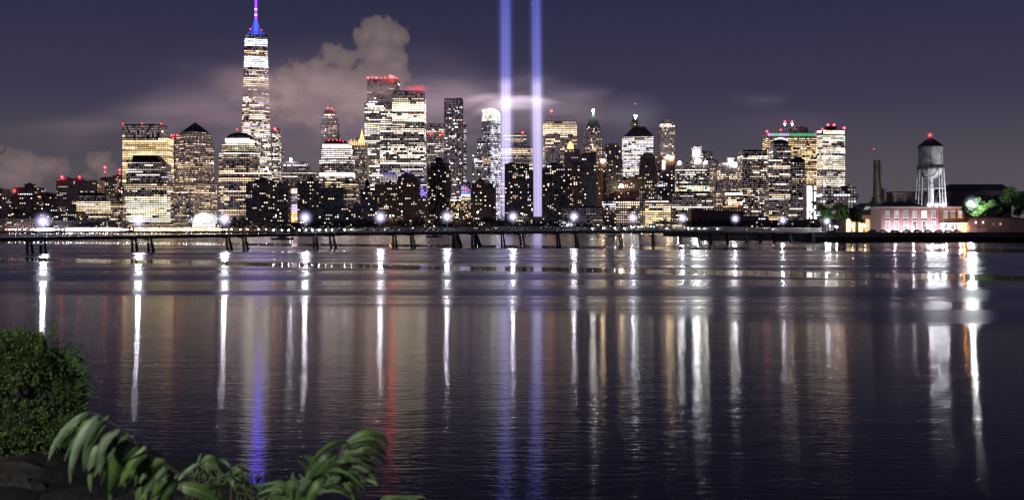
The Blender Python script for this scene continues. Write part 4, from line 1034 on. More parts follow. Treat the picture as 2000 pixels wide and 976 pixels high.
rng = random.Random(31)
for px in range(24, 56, 8): put_lamp(rng.choice(['lamp_small', 'lamp_cool']), px + rng.uniform(-2, 2), 453, 2042)
for px in range(62, 236, 6): put_lamp(rng.choice(['lamp_small', 'lamp_small', 'lamp_cool', 'lamp_cool', 'lamp_warm']), px + rng.uniform(-2, 2), 451 + rng.uniform(-2.5, 2), 2041)
for px in range(240, 440, 9): put_lamp(rng.choice(['lamp_small', 'lamp_warm', 'lamp_warm']), px + rng.uniform(-3, 3), 450 + rng.uniform(-2.5, 2), 2041)
for px in (442, 452, 470, 484, 505, 520, 535): put_lamp(rng.choice(['lamp_small', 'lamp_warm']), px, 449, 2041)
for px, mt in ((12, 'lamp_red'), (18, 'lamp_warm'), (133, 'lamp_teal'), (137, 'lamp_cool'), (1233, 'lamp_small'), (1238, 'lamp_small'), (1241, 'lamp_red'), (1247, 'lamp_small'), (1253, 'lamp_small'), (1258, 'lamp_red'), (1266, 'lamp_teal'), (1271, 'lamp_cool'), (1277, 'lamp_teal')): put_lamp(mt, px, 443 if px > 1000 else 451, 2041)
for px, py in ((762, 421), (768, 421), (838, 432), (894, 419), (933, 415), (1019, 417), (1293, 428), (892, 425)): put_lamp('lamp_warm', px, py, 2050)
tower("long low ferry terminal blazing white at the far left waterfront", 2046, [(128, 236, 445)], st(OFF, p=.9, E=4.5, fh=3.0, ww=2.6, run=6, wall='grey', pal=WHITE + COOL), name='ferry_terminal', units=0)
tower("low white lit pavilion under the leftmost bridge lamp", 2046, [(70, 104, 446)], st(OFF, p=.8, E=2.6, fh=3.0, ww=2.6, run=6, wall='grey', pal=COOL), name='pavilion', units=0)
tower("low terraced restaurant row glowing orange before the domed tower", 2046, [(262, 430, 444)], st(OFF, p=.9, E=3.0, fh=3.0, ww=2.8, run=5, wall='lime', pal=WARM), name='restaurant_building', units=0)
for px, top in ((209, 432), (232, 436)):
    root = thing('flagpole', "tall white lit pole at the far left waterfront" if px == 209 else "shorter white pole just left of the golden tower's foot", 'pole', (X(px, 2040), 2040, 2.55))
    g = Mesh(); g.bar((X(px, 2040), 2040, 2.6), (X(px, 2040), 2040, Z(top, 2040)), .5, 6, .3); g.build('pole', emitter("glowing_white_pole", (1, .95, .95), .9, False), root)  # the pole's floodlit look is put into its emission
    g = Mesh(); g.ball((X(px, 2040), 2040, Z(top, 2040)), .7, 8, 5); g.build('finial', M['white'], root)


# ------------------------------------------------------------------ bridge on pile bents
BA = Vector((-124.0, 287.0, 0)); BD = Vector((259.8, 253.0, 0)); BL = BD.length; BU = BD.normalized(); BN_ = Vector((-BU.y, BU.x, 0))


def bt(px):
    u = (px - CXP) / F; return (u * BA.y - BA.x) / (BD.x - u * BD.y)


def zdeck(t): return 3.0 + 4.4 * t - 3.2 * t * t


def bpt(t, off=0, z=0): p = BA + BD * t + BN_ * off; return Vector((p.x, p.y, z))


def bridge():
    o0 = bpt(.5, 3, 0); root = thing('bridge', "long low dark truss bridge on timber piles crossing the water", 'bridge', o0)
    t0, t1, n = -.26, 1.10, 34
    for i in range(n):
        a, b = t0 + (t1 - t0) * i / n, t0 + (t1 - t0) * (i + .992) / n
        rs = []
        for t in (a, b):
            z = zdeck(t); rs.append([bpt(t, 0, z + .55), bpt(t, 6, z + .55), bpt(t, 6, z + 1.1), bpt(t, 0, z + 1.1)])
        g = Mesh(); g.loft([rs[0], rs[1]])
        for off in (.4, 2.2, 3.8, 5.6):
            for t in (a,): g.bar(bpt(a, off, zdeck(a) + .35), bpt(b, off, zdeck(b) + .35), .2, 4)
        g.build('deck_span', M['girder'], root)
    # truss panels
    L = 3.05; ta = .235; tb = 1.085; m = int((tb - ta) * BL / L); pm = None
    ang = math.atan2(BU.y, BU.x)
    for i in range(m):
        t = ta + (tb - ta) * i / m; tt = t + L / BL; h = 1.75
        if pm is None:
            g = Mesh(); r = .075
            for a, b in (((0, 0, .05), (L, 0, .05)), ((0, 0, h), (L, 0, h)), ((0, 0, 0), (0, 0, h)), ((L / 2, 0, 0), (L / 2, 0, h)), ((0, 0, h), (L / 2, 0, 0)), ((L / 2, 0, 0), (L, 0, h)), ((0, 0, 0), (L / 2, 0, h)), ((L / 2, 0, h), (L, 0, 0))):
                g.bar(a, b, r, 4)
            o = g.build('truss_panel', M['truss'], root, origin=(0, 0, 0)); pm = o
        else: o = pm.copy(); COL.objects.link(o)
        p = bpt(t, -.12, zdeck(t) + 1.12) - o0; o.location = p; sl = math.atan2(zdeck(tt) - zdeck(t), L)
        o.rotation_euler = Matrix.Rotation(ang, 3, 'Z').to_euler() if abs(sl) < 1e-5 else (Matrix.Rotation(ang, 3, 'Z') @ Matrix.Rotation(-sl, 3, 'Y')).to_euler()
    g = Mesh()
    for i in range(120):
        t = ta + (tb - ta) * i / 120; tt = ta + (tb - ta) * (i + 1) / 120
        a, b = bpt(t, 6.1, zdeck(t) + 1.15), bpt(tt, 6.1, zdeck(tt) + 1.15); u = Vector((0, 0, 1.7))
        g.bar(a + u, b + u, .07, 4); g.bar(a, b + u, .06, 4); g.bar(a + u, b, .06, 4)
    g.build('rear_truss', M['truss'], root, kind='stuff')
    g = Mesh()
    for i in range(60):
        t = -.26 + (.235 + .26) * i / 60; tt = -.26 + (.235 + .26) * (i + 1) / 60
        g.bar(bpt(t, .1, zdeck(t) + 1.1), bpt(t, .1, zdeck(t) + 2.1), .05, 4)
        for hh in (1.6, 2.1): g.bar(bpt(t, .1, zdeck(t) + hh), bpt(tt, .1, zdeck(tt) + hh), .04, 4)
    g.build('handrail', M['pole'], root, kind='stuff')
    # slanting guard posts that stick up in front of the truss
    rng = random.Random(5)
    for i in range(46):
        t = .2 + .88 * i / 46 + rng.uniform(-.002, .002)
        g = Mesh(); g.bar(bpt(t, -.3, zdeck(t) - .3), bpt(t - .002, -.5, zdeck(t) + 2.1), .09, 4); g.build('guard_post', M['truss'], root)
    # pile bents
    PXS = [(57, 0), (83, 0), (261, 0), (291, 1), (444, 1), (476, 1), (614, 0), (646, 2), (769, 0), (803, 1), (887, 3), (925, 4), (980, 0), (1016, 2), (1088, 0), (1123, 1), (1210, 0), (1247, 5), (1273, 0), (1327, 0), (1363, 1), (1385, 0), (1418, 0), (1455, 2), (1482, 0), (1510, 0), (1541, 2)]
    for px, kind in PXS:
        t = bt(px); z = zdeck(t) + .2
        e = bpy.data.objects.new('pile_bent', None); COL.objects.link(e); e.parent = root; e['_o'] = tuple(o0)
        lay = {0: [(-.55, -1.0, 0), (.5, .5, 0)], 1: [(-.5, -.55, 0), (.45, 1.15, 0), (.1, .5, 1)], 2: [(-.6, -.6, 0), (.5, 1.0, 1), (.9, 1.4, 0)], 3: [(-.7, -2.1, 0), (-.2, -.9, 0), (.6, .6, 0), (1.1, 2.2, 0), (.2, 0, 1), (1.5, 3.0, 0)], 4: [(-.9, -2.0, 0), (-.3, -.6, 1), (.3, .4, 0), (.8, 2.1, 0), (1.2, 3.2, 0)], 5: [(-.3, -.9, 1), (.2, 0, 1), (.6, 1.0, 1)]}[kind]
        for a, b, c in lay:
            for off in ((-1.2,) if c == 0 else (-1.3,)):
                g = Mesh(); top = bpt(t + a / BL, off + 1, z); bot = bpt(t + b / BL, off - .2, -1.5)
                g.bar(bot, top, .42 if c == 0 else .22, 8, .30 if c == 0 else .16); g.build('pile', M['paletimber' if c else 'timber'], e)
        g = Mesh(); g.bar(bpt(t, -1.3, z - .05), bpt(t, 3, z - .05), .3, 4); g.build('cap_beam', M['timber'], e)
        if kind != 5: 
            g = Mesh(); g.bar(bpt(t - .9 / BL, -1.35, 1.9), bpt(t + .9 / BL, -1.35, 2.3), .14, 4); g.build('brace', M['timber'], e)
    # pale service pipe slung between the two leftmost pairs
    for a, b in ((60, 83), (264, 291)):
        g = Mesh(); g.bar(bpt(bt(a), -.9, zdeck(bt(a)) - .75), bpt(bt(b), -.9, zdeck(bt(b)) - .75), .22, 6); g.build('service_pipe', M['paletimber'], root)


bridge()
LAMPS = [(84, 432), (270, 430), (438, 428), (596, 425), (743, 424), (873, 423), (1002, 423), (1121, 423), (1236, 425), (1333, 426), (1436, 427), (1529, 430), (1615, 432)]
lamp0 = lamp_proto('lamp_post', 'x', "lamps along the bridge", 5.0, .6, 'lamp', .08)
names = ["leftmost tall bridge lamp, over the first pile pair", "tall bridge lamp before the golden glass tower", "tall bridge lamp below the round shouldered tower", "tall bridge lamp right of the violet scaffolded building",
         "tall bridge lamp below the two tallest central towers", "tall bridge lamp below the black rounded tower", "tall bridge lamp between the feet of the two light beams", "tall bridge lamp just right of the light beams",
         "tall bridge lamp before the brick warehouse and golden lit building", "tall bridge lamp below the wide green white office block", "tall bridge lamp below the long fort wall", "tall bridge lamp below the amber windowed tower", "rightmost tall lamp, where the bridge meets the island trees"]
for i, ((px, py), nm) in enumerate(zip(LAMPS, names)):
    o = lamp0 if i == 0 else copy_tree(lamp0); o['label'] = nm
    t = min(bt(px), 1.09); p = bpt(t, .8, 0); D = p.y; z = Z(py, D); base = zdeck(t) + 1.1; k = (z - base) / 5.4
    o.location = (X(px, D), D, base)
    for ch in o.children:
        if ch.name.startswith('pole'): ch.scale = (1, 1, (z - base) / 5.0)
        else: ch.location = (0, 0, z - base - 5.6)
# small round deck lamps
d0 = lamp_proto('deck_lamp', "small round white lamp low on the bridge deck", "small lamps on the bridge deck", .9, .16, 'lamp_small', .04)
for i, px in enumerate((535, 552, 565, 586, 599, 611, 624, 638, 650, 674, 688, 1158, 1180, 1202, 1221, 1303, 1345, 1353, 1366, 1377, 1402, 1511)):
    o = d0 if i == 0 else copy_tree(d0); t = bt(px); p = bpt(t, .35, zdeck(t) + 1.1); o.location = p


# ------------------------------------------------------------------ boats
def boat(px, py, L, label, mast=3.0, flip=1):
    D = EYE * F / (py - HOR); c = Vector((X(px, D), D, 0)); root = thing('boat', label, 'boat', c); L2 = L / 2; w = L * .16
    g = Mesh(); secs = []
    for f, k, zt in ((-1, .7, 1.1), (-.5, 1, .95), (.2, 1, 1.0), (.7, .65, 1.25), (1, .08, 1.6)):
        x = c.x + flip * f * L2; secs.append([(x, c.y - w * k, zt), (x, c.y - w * k * .6, -.3), (x, c.y + w * k * .6, -.3), (x, c.y + w * k, zt)])
    g.loft(secs); g.build('hull', M['girder'], root)
    g = Mesh(); x0 = c.x - flip * L2 * .35; a, b = sorted((x0, x0 + flip * L2 * .6)); g.box(a, b, c.y - w * .6, c.y + w * .6, .95, 2.3); g.box(a - .15, b + .15, c.y - w * .7, c.y + w * .7, 2.3, 2.42); g.build('cabin', M['grey'], root)
    g = Mesh()
    for k in range(3): g.box(a + (b - a) * (.1 + .3 * k), a + (b - a) * (.3 + .3 * k), c.y - w * .6 - .03, c.y - w * .6, 1.5, 2.0)
    g.build('window', M['glass'], root)
    g = Mesh(); g.bar((a + .8, c.y, 2.4), (a + .8, c.y, 2.4 + mast), .06, 5); g.bar((a + .3, c.y, 2.4 + mast * .6), (a + 1.3, c.y, 2.4 + mast * .6), .04, 4); g.build('mast', M['pole'], root)
    return root


boat(552, 468, 14, "larger moored dark boat with a cabin, left of centre beyond the bridge", 3)
boat(848, 463.5, 13, "small dark workboat lying under the bridge near the centre", 2.5, -1)
b_ = boat(1200, 462, 11, "dark boat with one white lamp, right of the light beams", 2.5)
beacon(b_, 1202, 452.5, 1000, .5, 'lamp_small', 'mast_lamp')
boat(1275, 461, 8, "smallest pale boat, beside the pale bridge piles right of centre", 3.5, -1)

# ------------------------------------------------------------------ island on the right
IG = 4.7; ID = 545
box_struct('island_ground', X(1596, ID), 420, ID + 1.2, 1100, -1, IG - .02, 'asphalt')
g = Mesh(); g.box(X(1588, ID), 420, ID, ID + 1.2, -1, IG + .1); g.box(X(1588, ID), 420, ID - .25, ID, IG - .45, IG + .2); struct(g.build('island_seawall', M['seawall']))
root = thing('timber_fender', "dark timber fender running along the foot of the island seawall", 'fender', (X(1760, ID), ID - 1, 0))
g = Mesh(); g.box(X(1592, ID), 418, ID - .7, ID - .4, .3, 2.1); g.box(X(1592, ID), 418, ID - .75, ID - .4, 2.15, 2.5); g.build('waling', M['timber'], root)
for k in range(70):
    x_ = X(1593, ID) + k * 3.1
    if x_ < 300:
        g = Mesh(); g.bar((x_, ID - .95, -1), (x_, ID - .9, 2.8), .19, 6); g.build('fender_post', M['timber'], root)
g = Mesh(); g.box(X(1380, 640), X(1600, 640), 640, 660, -1, 2.4); g.box(X(1390, 640), X(1600, 640), 639, 640.2, 2.4, 3.0); struct(g.build('breakwater', M['seawall']))


def island_lamp(label, px, py, D, mat, r=.45, ground=IG):
    z = Z(py, D); root = thing('lamp_post', label, 'lamp', (X(px, D), D, ground)); x = X(px, D)
    g = Mesh(); g.bar((x, D, ground), (x, D, z - r), .1, 6, .07); g.build('pole', M['pole'], root)
    g = Mesh(); g.ball((x, D, z), r, 10, 6); g.build('globe', M[mat], root, smooth=True)
    return root


island_lamp("brilliant white lamp glaring in front of the lit green tree", 1898.7, 397, 588, 'tree_lamp', .42)
island_lamp("low orange sodium lamp at the brick building's right corner", 1883, 445, 549, 'orange', .45)
for i, px in enumerate((1816, 1830, 1843)):
    root = thing('floodlight', ["left of three floodlights under the water tower", "middle floodlight, at the water tower's central pipe", "right of three floodlights under the water tower"][i], 'floodlight', (X(px, 566), 566, Z(404, 566)))
    x = X(px, 566); z = Z(400.5, 566)
    g = Mesh(); g.bar((x, 566, Z(405, 566)), (x, 566, z - .5), .12, 6); g.box(x - .7, x + .7, 566.6, 566.9, z - .6, z + .6); g.build('stand', M['pole'], root)
    g = Mesh(); g.ball((x, 566, z), .5, 10, 6, sz=.8); g.build('lens', M['flood'], root, smooth=True)


def brick_house():
    D = 560; root = thing('brick_building', "two storey red brick building with tall pale windows beneath the water tower", 'building', (X(1803, D), D, IG))
    x0, x1, x2 = X(1721, D), X(1877, D), X(1886, D); zt = Z(405, D)
    g = Mesh(); g.box(x0, x1, D, D + 16, IG, zt); g.build('wall', M['redbrick'], root)
    g = Mesh(); g.box(x1, x2, D + 1.5, D + 15, IG, Z(414, D)); g.build('wing_wall', M['redbrick'], root)
    g = Mesh(); g.box(x0 - .4, x1 + .4, D - .5, D + 16.4, zt, zt + .45); g.box(x0 - .2, x1 + .2, D - .25, D + 16.2, zt - .35, zt); g.build('cornice', M['lime'], root)
    g = Mesh(); g.loft([[(x0, D, zt + .46), (x1 - 18, D, zt + .46), (x1 - 18, D + 16, zt + .46), (x0, D + 16, zt + .46)], [(x0 + 4, D + 7, zt + 3), (x1 - 24, D + 7, zt + 3), (x1 - 24, D + 9, zt + 3), (x0 + 4, D + 9, zt + 3)]]); g.build('roof', M['slate'], root)
    g = Mesh(); g.box(x0 - .1, x2 + .1, D - .2, D, IG, IG + .7); g.build('plinth', M['lime'], root)
    rng = random.Random(2)
    pxs = (1733, 1751, 1769, 1786.5, 1805, 1823, 1847, 1861, 1875)
    for r_, (ya, yb) in enumerate(((412, 425.5), (432, 448.5))):
        for i, px in enumerate(pxs):
            w = 3.7 if not (r_ == 0 and i == 4) else 5.0; a, b = X(px - w, D), X(px + w, D); z0, z1 = Z(yb, D), Z(ya, D); yy = D - .02 if i < 8 else D - .02
            fr = Mesh()
            fr.box(a - .12, b + .12, yy - .14, yy, z1, z1 + .28); fr.box(a - .2, b + .2, yy - .25, yy, z0 - .25, z0)
            fr.box(a - .12, a + .05, yy - .1, yy, z0, z1); fr.box(b - .05, b + .12, yy - .1, yy, z0, z1)
            fr.box(a + .05, b - .05, yy - .08, yy, (z0 + z1) / 2 - .06, (z0 + z1) / 2 + .06); fr.box((a + b) / 2 - .04, (a + b) / 2 + .04, yy - .07, yy, z0, z1)
            wo = fr.build('window', M['white'], root)
            E = (3.0 if r_ == 0 and i == 4 else rng.choice((.35, .45, .6, .25))) if r_ == 0 else rng.choice((.06, .12, .2, .5))
            cc = (1, .86, .55) if (r_ == 0 and i == 4) else (.95, .92, 1)
            p = Mesh()
            for (u0, u1) in ((a + .05, (a + b) / 2 - .04), ((a + b) / 2 + .04, b - .05)):
                for (v0, v1) in ((z0, (z0 + z1) / 2 - .06), ((z0 + z1) / 2 + .06, z1)):
                    v = E * rng.uniform(.6, 1.2); p.quad((u0, yy - .02, v0), (u1, yy - .02, v0), (u1, yy - .02, v1), (u0, yy - .02, v1), 0, tuple(c * v for c in cc))
            po = p.build('pane', M['lit'], wo, origin=root['_o'])
            if r_ == 0:
                g = Mesh(); g.box(a, b, yy - .1, yy, Z(430.5, D), Z(427.5, D)); g.build('spandrel_panel', M['girder'], root)
    g = Mesh(); g.box(X(1836, D), X(1884, D), D - 3.5, D, Z(437, D), Z(435.5, D)); g.build('canopy', M['white'], root)
    for px in (1838, 1852, 1868, 1881):
        g = Mesh(); g.bar((X(px, D), D - 3.2, IG), (X(px, D), D - 3.2, Z(437, D)), .12, 6); g.build('canopy_post', M['white'], root)
    for px in (1742, 1777.5, 1835, 1868):
        g = Mesh(); g.bar((X(px, D), D - .12, IG), (X(px, D), D - .12, zt - .3), .09, 6); g.box(X(px, D) - .2, X(px, D) + .2, D - .25, D - .01, zt - .6, zt - .32); g.build('drainpipe', M['girder'], root)
    for px, h in ((1738, 2.2), (1772, 1.4), (1798, 1.8)):
        g = Mesh(); x = X(px, D); g.box(x - .5, x + .5, D + 5, D + 6, zt + .5, zt + 2 + h); g.box(x - .62, x + .62, D + 4.9, D + 6.1, zt + 2 + h, zt + 2.2 + h); g.build('roof_vent', M['brown'], root)
    # low lamps added before the wall to wash the front
    for i, px in enumerate((1742, 1778, 1814, 1842, 1868)):
        g = Mesh(); g.ball((X(px, D), D - (5.2 if i > 2 else 4.6), Z(446.5, D)), .2, 8, 5); g.build('wash_lamp', M['wash'], root)


M['wash'] = emitter("violet_white_wash_lamp", (1, .84, .95), 2700)
M['warmwash'] = emitter("warm_wash_lamp", (1, .62, .30), 700)
brick_house()


def arcade():
    D = 600; root = thing('arcade_building', "low orange lit arcade with glowing arches left of the brick building", 'building', (X(1686, D), D, IG))
    x0, x1 = X(1650, D), X(1722, D); zt = Z(420, D)
    g = Mesh(); g.box(x0, x1, D, D + 14, IG, zt); g.build('wall', M['redbrick'], root)
    g = Mesh(); g.loft([[(X(1650, D) - .6, D - .6, zt), (X(1742, D), D - .6, zt), (X(1742, D), D + 15, zt), (X(1650, D) - .6, D + 15, zt)], [(X(1690, D), D + 8, Z(396, D)), (X(1738, D), D + 8, Z(396, D)), (X(1738, D), D + 9, Z(396, D)), (X(1690, D), D + 9, Z(396, D))]]); g.build('roof', M['slate'], root)
    g = Mesh(); g.quad(*[(X(a, D), D + b, Z(c, D)) for a, b, c in ((1690, 3.2, 409), (1700, 3.2, 409), (1706, 5.2, 402.6), (1697, 5.2, 402.6))]); g.build('skylight', emitter("dim_lit_skylight", (.7, .66, .68), .45, False), root)
    for i, px in enumerate((1657, 1669, 1681, 1694, 1707, 1719)):
        a, b = X(px - 4, D), X(px + 4, D); zc = Z(431, D); g = Mesh(); k = 8; r = (b - a) / 2; cx = (a + b) / 2
        pts = [(a, D - .03, IG + .3)] + [(b, D - .03, IG + .3)] + [(cx + r * math.cos(math.pi * j / k), D - .03, zc + r * math.sin(math.pi * j / k)) for j in range(k + 1)]
        v = (2.2, 1.3, 1.8, .9, 1.1, 1.6)[i]; g.face(pts, 0, (v, .78 * v, .42 * v)); g.build('arch_opening', M['lit'], root)
        g = Mesh()
        for j in range(k):
            p, q = [Vector((cx + (r + .15) * math.cos(math.pi * u / k), D - .1, zc + (r + .15) * math.sin(math.pi * u / k))) for u in (j, j + 1)]
            g.bar(p, q, .16, 4)
        g.bar((a - .15, D - .1, IG), (a - .15, D - .1, zc), .16, 4); g.bar((b + .15, D - .1, IG), (b + .15, D - .1, zc), .16, 4); g.build('arch_surround', M['lime'], root)
    for px in (1663, 1688, 1713):
        g = Mesh(); g.ball((X(px, D), D - 1.8, Z(441, D)), .2, 8, 5); g.build('wash_lamp', M['warmwash'], root)


arcade()


M['chimney'] = stone("sooty_tan_brick", (.34, .25, .19), .85, .5, .4)


def chimney():
    D = 650; root = thing('chimney_stack', "tall round brick chimney standing alone left of the water tower", 'chimney', (X(1718, D), D, IG)); cx = X(1718.5, D)
    def ring(r, z, k=16): return [(cx + r * math.cos(2 * math.pi * i / k), D + 4 + r * math.sin(2 * math.pi * i / k), z) for i in range(k)]
    m = .302
    g = Mesh(); g.loft([ring(8.9 * m, Z(392, D)), ring(7.6 * m, Z(316, D)), ring(8.3 * m, Z(315, D)), ring(8.3 * m, Z(313, D)), ring(6.8 * m, Z(312.5, D))]); g.build('stack', M['chimney'], root, smooth=False)
    g = Mesh(); g.loft([ring(10 * m, Z(393, D)), ring(10 * m, Z(385, D)), ring(8.6 * m, Z(384, D))]); g.build('base_ring', M['chimney'], root)
    g = Mesh(); a = X(1706, D); g.box(a, X(1729, D), D - 1, D + 8.5, IG, Z(393, D)); g.box(X(1704, D), X(1709, D), D - 2, D + 2, IG, Z(386, D)); g.box(X(1727, D), X(1733, D), D + 1, D + 6, IG, Z(368, D)); g.build('pedestal', M['brown'], root)


chimney()


def water_tower():
    D = 600; c = PT(1827, 0, D + 7); cx, cy = X(1827, D), D + 7; root = thing('water_tower', "grey water tower with conical roof on splayed lattice legs, red lamp on top", 'water tower', (cx, cy, IG))
    m = D / F
    def ring(r, z, k=28): return [(cx + r * math.cos(2 * math.pi * i / k), cy + r * math.sin(2 * math.pi * i / k), z) for i in range(k)]
    zz = lambda y: Z(y, D)
    R_ = 23 * m
    g = Mesh(); g.loft([ring(R_, zz(326)), ring(R_, zz(284))]); g.build('tank', M['tank'], root, smooth=False)
    g = Mesh(); g.loft([ring(R_ + .6, zz(285.4)), ring(R_ + .5, zz(284)), ring(R_ * .55, zz(274)), ring(.25, zz(266.5)), ring(.1, zz(264))]); g.build('roof', M['tankroof'], root)
    g = Mesh(); rs = []
    for j in range(8):
        a = math.pi / 2 * j / 7; rs.append(ring(max(.8, R_ * math.sin(a)), zz(326) - (zz(326) - zz(349)) * math.cos(a)))
    g.loft(rs); g.build('bowl', M['tank'], root, smooth=True)
    for k in range(6):
        a = 2 * math.pi * k / 6 + .2; p = Vector((cx + (R_ + .03) * math.cos(a), cy + (R_ + .03) * math.sin(a), zz(326))); g = Mesh(); g.bar(p, p + Vector((0, 0, zz(285) - zz(326))), .07, 4); g.build('seam', M['tankroof'], root)
    g = Mesh(); g.loft([ring(R_ + .1, zz(327.5)), ring(R_ + 1.1, zz(327.5)), ring(R_ + 1.1, zz(326)), ring(R_ + .1, zz(326))], cap=False); g.build('balcony', M['girder'], root)
    g = Mesh()
    for k in range(32):
        a = 2 * math.pi * k / 32; b = 2 * math.pi * (k + 1) / 32; P_ = lambda a, z: Vector((cx + (R_ + 1) * math.cos(a), cy + (R_ + 1) * math.sin(a), z))
        g.bar(P_(a, zz(326)), P_(a, zz(321)), .05, 4); g.bar(P_(a, zz(321)), P_(b, zz(321)), .05, 4); g.bar(P_(a, zz(323.5)), P_(b, zz(323.5)), .04, 4)
    g.build('railing', M['girder'], root)
    r0, r1 = 24.5 * m, 31.5 * m; K = 8; zb = IG; zt = zz(327)
    def lp(k, f): a = 2 * math.pi * (k + .35) / K; r = r1 + (r0 - r1) * f; return Vector((cx + r * math.cos(a), cy + r * math.sin(a), zb + (zt - zb) * f))
    for k in range(K):
        g = Mesh(); g.bar(lp(k, 0), lp(k, 1), .36, 6, .28); g.build('leg', M['legpaint'], root)
        g = Mesh(); p = lp(k, 0); g.box(p.x - .8, p.x + .8, p.y - .8, p.y + .8, IG, IG + .6); g.build('footing', M['concrete'], root)
    f1 = (zz(367) - zb) / (zt - zb)
    for k in range(K):
        g = Mesh(); g.bar(lp(k, f1), lp(k + 1, f1), .22, 5); g.build('strut', M['legpaint'], root)
        g = Mesh()
        for fa, fb in ((0.02, f1), (f1, 1)): g.bar(lp(k, fa), lp(k + 1, fb), .05, 4); g.bar(lp(k + 1, fa), lp(k, fb), .05, 4)
        g.build('tie_rod', M['pole'], root)
    g = Mesh(); g.loft([ring(1.7, IG, 16), ring(1.7, zz(366), 16), ring(1.3, zz(364), 16), ring(1.3, zz(348), 16)]); g.build('riser_pipe', M['legpaint'], root, smooth=False)
    g = Mesh(); g.bar((cx, cy, zz(265)), (cx, cy, zz(263)), .12, 5); g.build('finial', M['black'], root)
    g = Mesh(); g.ball((cx - .4, cy - .3, zz(262)), .62, 10, 6); g.build('beacon_lamp', M['red_em'], root)


M['legpaint'] = stone("pale_grey_leg_paint", (0.36, 0.35, 0.37), 0.6, 0.3, 0.15)
water_tower()


def rear_block():
    D = 690; root = thing('long_building', "long dark building with pale stone arches behind the water tower legs", 'building', (X(1800, D), D, IG))
    g = Mesh(); g.box(X(1744, D), X(1858, D), D, D + 25, IG, Z(379, D)); g.build('wall', M['brick'], root)
    g = Mesh(); g.box(X(1742, D), X(1860, D), D - .6, D + 26, Z(379, D), Z(376, D)); g.build('cornice', M['lime'], root)
    g = Mesh(); g.loft([[(X(1744, D), D, Z(376, D)), (X(1856, D), D, Z(376, D)), (X(1856, D), D + 25, Z(376, D)), (X(1744, D), D + 25, Z(376, D))], [(X(1750, D), D + 10, Z(373, D)), (X(1850, D), D + 10, Z(373, D)), (X(1850, D), D + 15, Z(373, D)), (X(1750, D), D + 15, Z(373, D))]]); g.build('roof', M['slate'], root)
    for px in (1748, 1766, 1784, 1802, 1820, 1838, 1853):
        g = Mesh(); g.box(X(px - 1.6, D), X(px + 1.6, D), D - .5, D, IG, Z(379, D) - .01); g.build('pilaster', M['lime'], root)
    for px in (1757, 1775, 1793, 1811, 1829, 1846):
        g = Mesh(); a, b, r = X(px - 5, D), X(px + 5, D), X(px + 5, D) - X(px, D); zc = Z(390, D); k = 8
        pts = [(a, D - .02, IG + 2), (b, D - .02, IG + 2)] + [((a + b) / 2 + r * math.cos(math.pi * j / k), D - .02, zc + r * .8 * math.sin(math.pi * j / k)) for j in range(k + 1)]
        g.face(pts); w = g.build('window', M['glass'], root)
        g = Mesh()
        for j in range(k): g.bar(*[Vector(((a + b) / 2 + (r + .2) * math.cos(math.pi * u / k), D - .2, zc + (r * .8 + .2) * math.sin(math.pi * u / k))) for u in (j, j + 1)], .22, 4)
        for u in (-.33, .33): g.bar(((a + b) / 2 + r * u, D - .1, IG + 2), ((a + b) / 2 + r * u, D - .1, zc + r * .7), .12, 4)
        g.bar((a, D - .1, zc), (b, D - .1, zc), .12, 4); g.build('arch_surround', M['lime'], w, origin=root['_o'])
    D = 720; root = thing('long_building', "large hall with a wide bluish sloping roof, right of the water tower", 'building', (X(1917, D), D, IG))
    g = Mesh(); g.box(X(1856, D), X(1976, D), D, D + 30, IG, Z(372, D)); g.build('wall', M['brown'], root)
    g = Mesh(); g.loft([[(X(1854, D), D - 1, Z(372, D)), (X(1978, D), D - 1, Z(372, D)), (X(1978, D), D + 31, Z(372, D)), (X(1854, D), D + 31, Z(372, D))], [(X(1874, D), D + 14, Z(358, D)), (X(1976, D), D + 14, Z(358, D)), (X(1976, D), D + 17, Z(358, D)), (X(1874, D), D + 17, Z(358, D))]]); g.build('roof', M['slate'], root)
    for px in (1880, 1893, 1906, 1919, 1932, 1945, 1958, 1970):
        g = Mesh(); a, b = X(px - 3.5, D), X(px + 3.5, D); g.box(a, b, D - .1, D - .01, Z(398, D), Z(380, D)); w = g.build('window', M['glass'], root)
        g = Mesh(); g.box(a - .3, b + .3, D - .25, D - .01, Z(380, D), Z(378, D)); g.build('lintel', M['lime'], w, origin=root['_o'])
    D = 562; root = thing('shed', "dark low building with a curved roof at the right edge of the photo", 'building', (X(1950, D), D, IG))
    g = Mesh(); g.box(X(1889, D), 300, D, D + 20, IG, Z(426, D)); g.build('wall', M['brown'], root)
    g = Mesh(); a, b = X(1886, D), 302; rs = []
    for j in range(9):
        f = j / 8; y = 425 - (2.5 if j < 2 else 1.5); x = a + (X(1975, D) - a) * f; rs.append([(x, D - .8, Z(426, D)), (x, D - .8, Z(423.5, D)), (x, D + 21, Z(423.5, D)), (x, D + 21, Z(426, D))])
    for f, dy in ((.25, 1), (.5, 3), (.75, 6), (1, 9)): x = X(1975 + 40 * f, D); rs.append([(x, D - .8, Z(426 + dy, D)), (x, D - .8, Z(423.5 + dy, D)), (x, D + 21, Z(423.5 + dy, D)), (x, D + 21, Z(426 + dy, D))])
    g.loft(rs); g.build('roof', M['slate'], root)
    for px, v in ((1906, 2.2), (1920, 1.6), (1940, .12), (1954, .5)):
        g = Mesh(); h = 434 if px < 1930 else 437; g.quad(*[PT(px + q, h + r_, D - .04) for q, r_ in ((-1.8, 2.5), (1.8, 2.5), (1.8, -2), (-1.8, -2))], 0, (v, v * .9, v * .85)); g.build('window', M['lit'], root)
    for k in range(10):
        g = Mesh(); g.bar((X(1902 + k * 2.4, D), D - 2, IG), (X(1902 + k * 2.4, D), D - 2, IG + 2), .07, 5); g.build('railing_post', M['pole'], root)


rear_block()


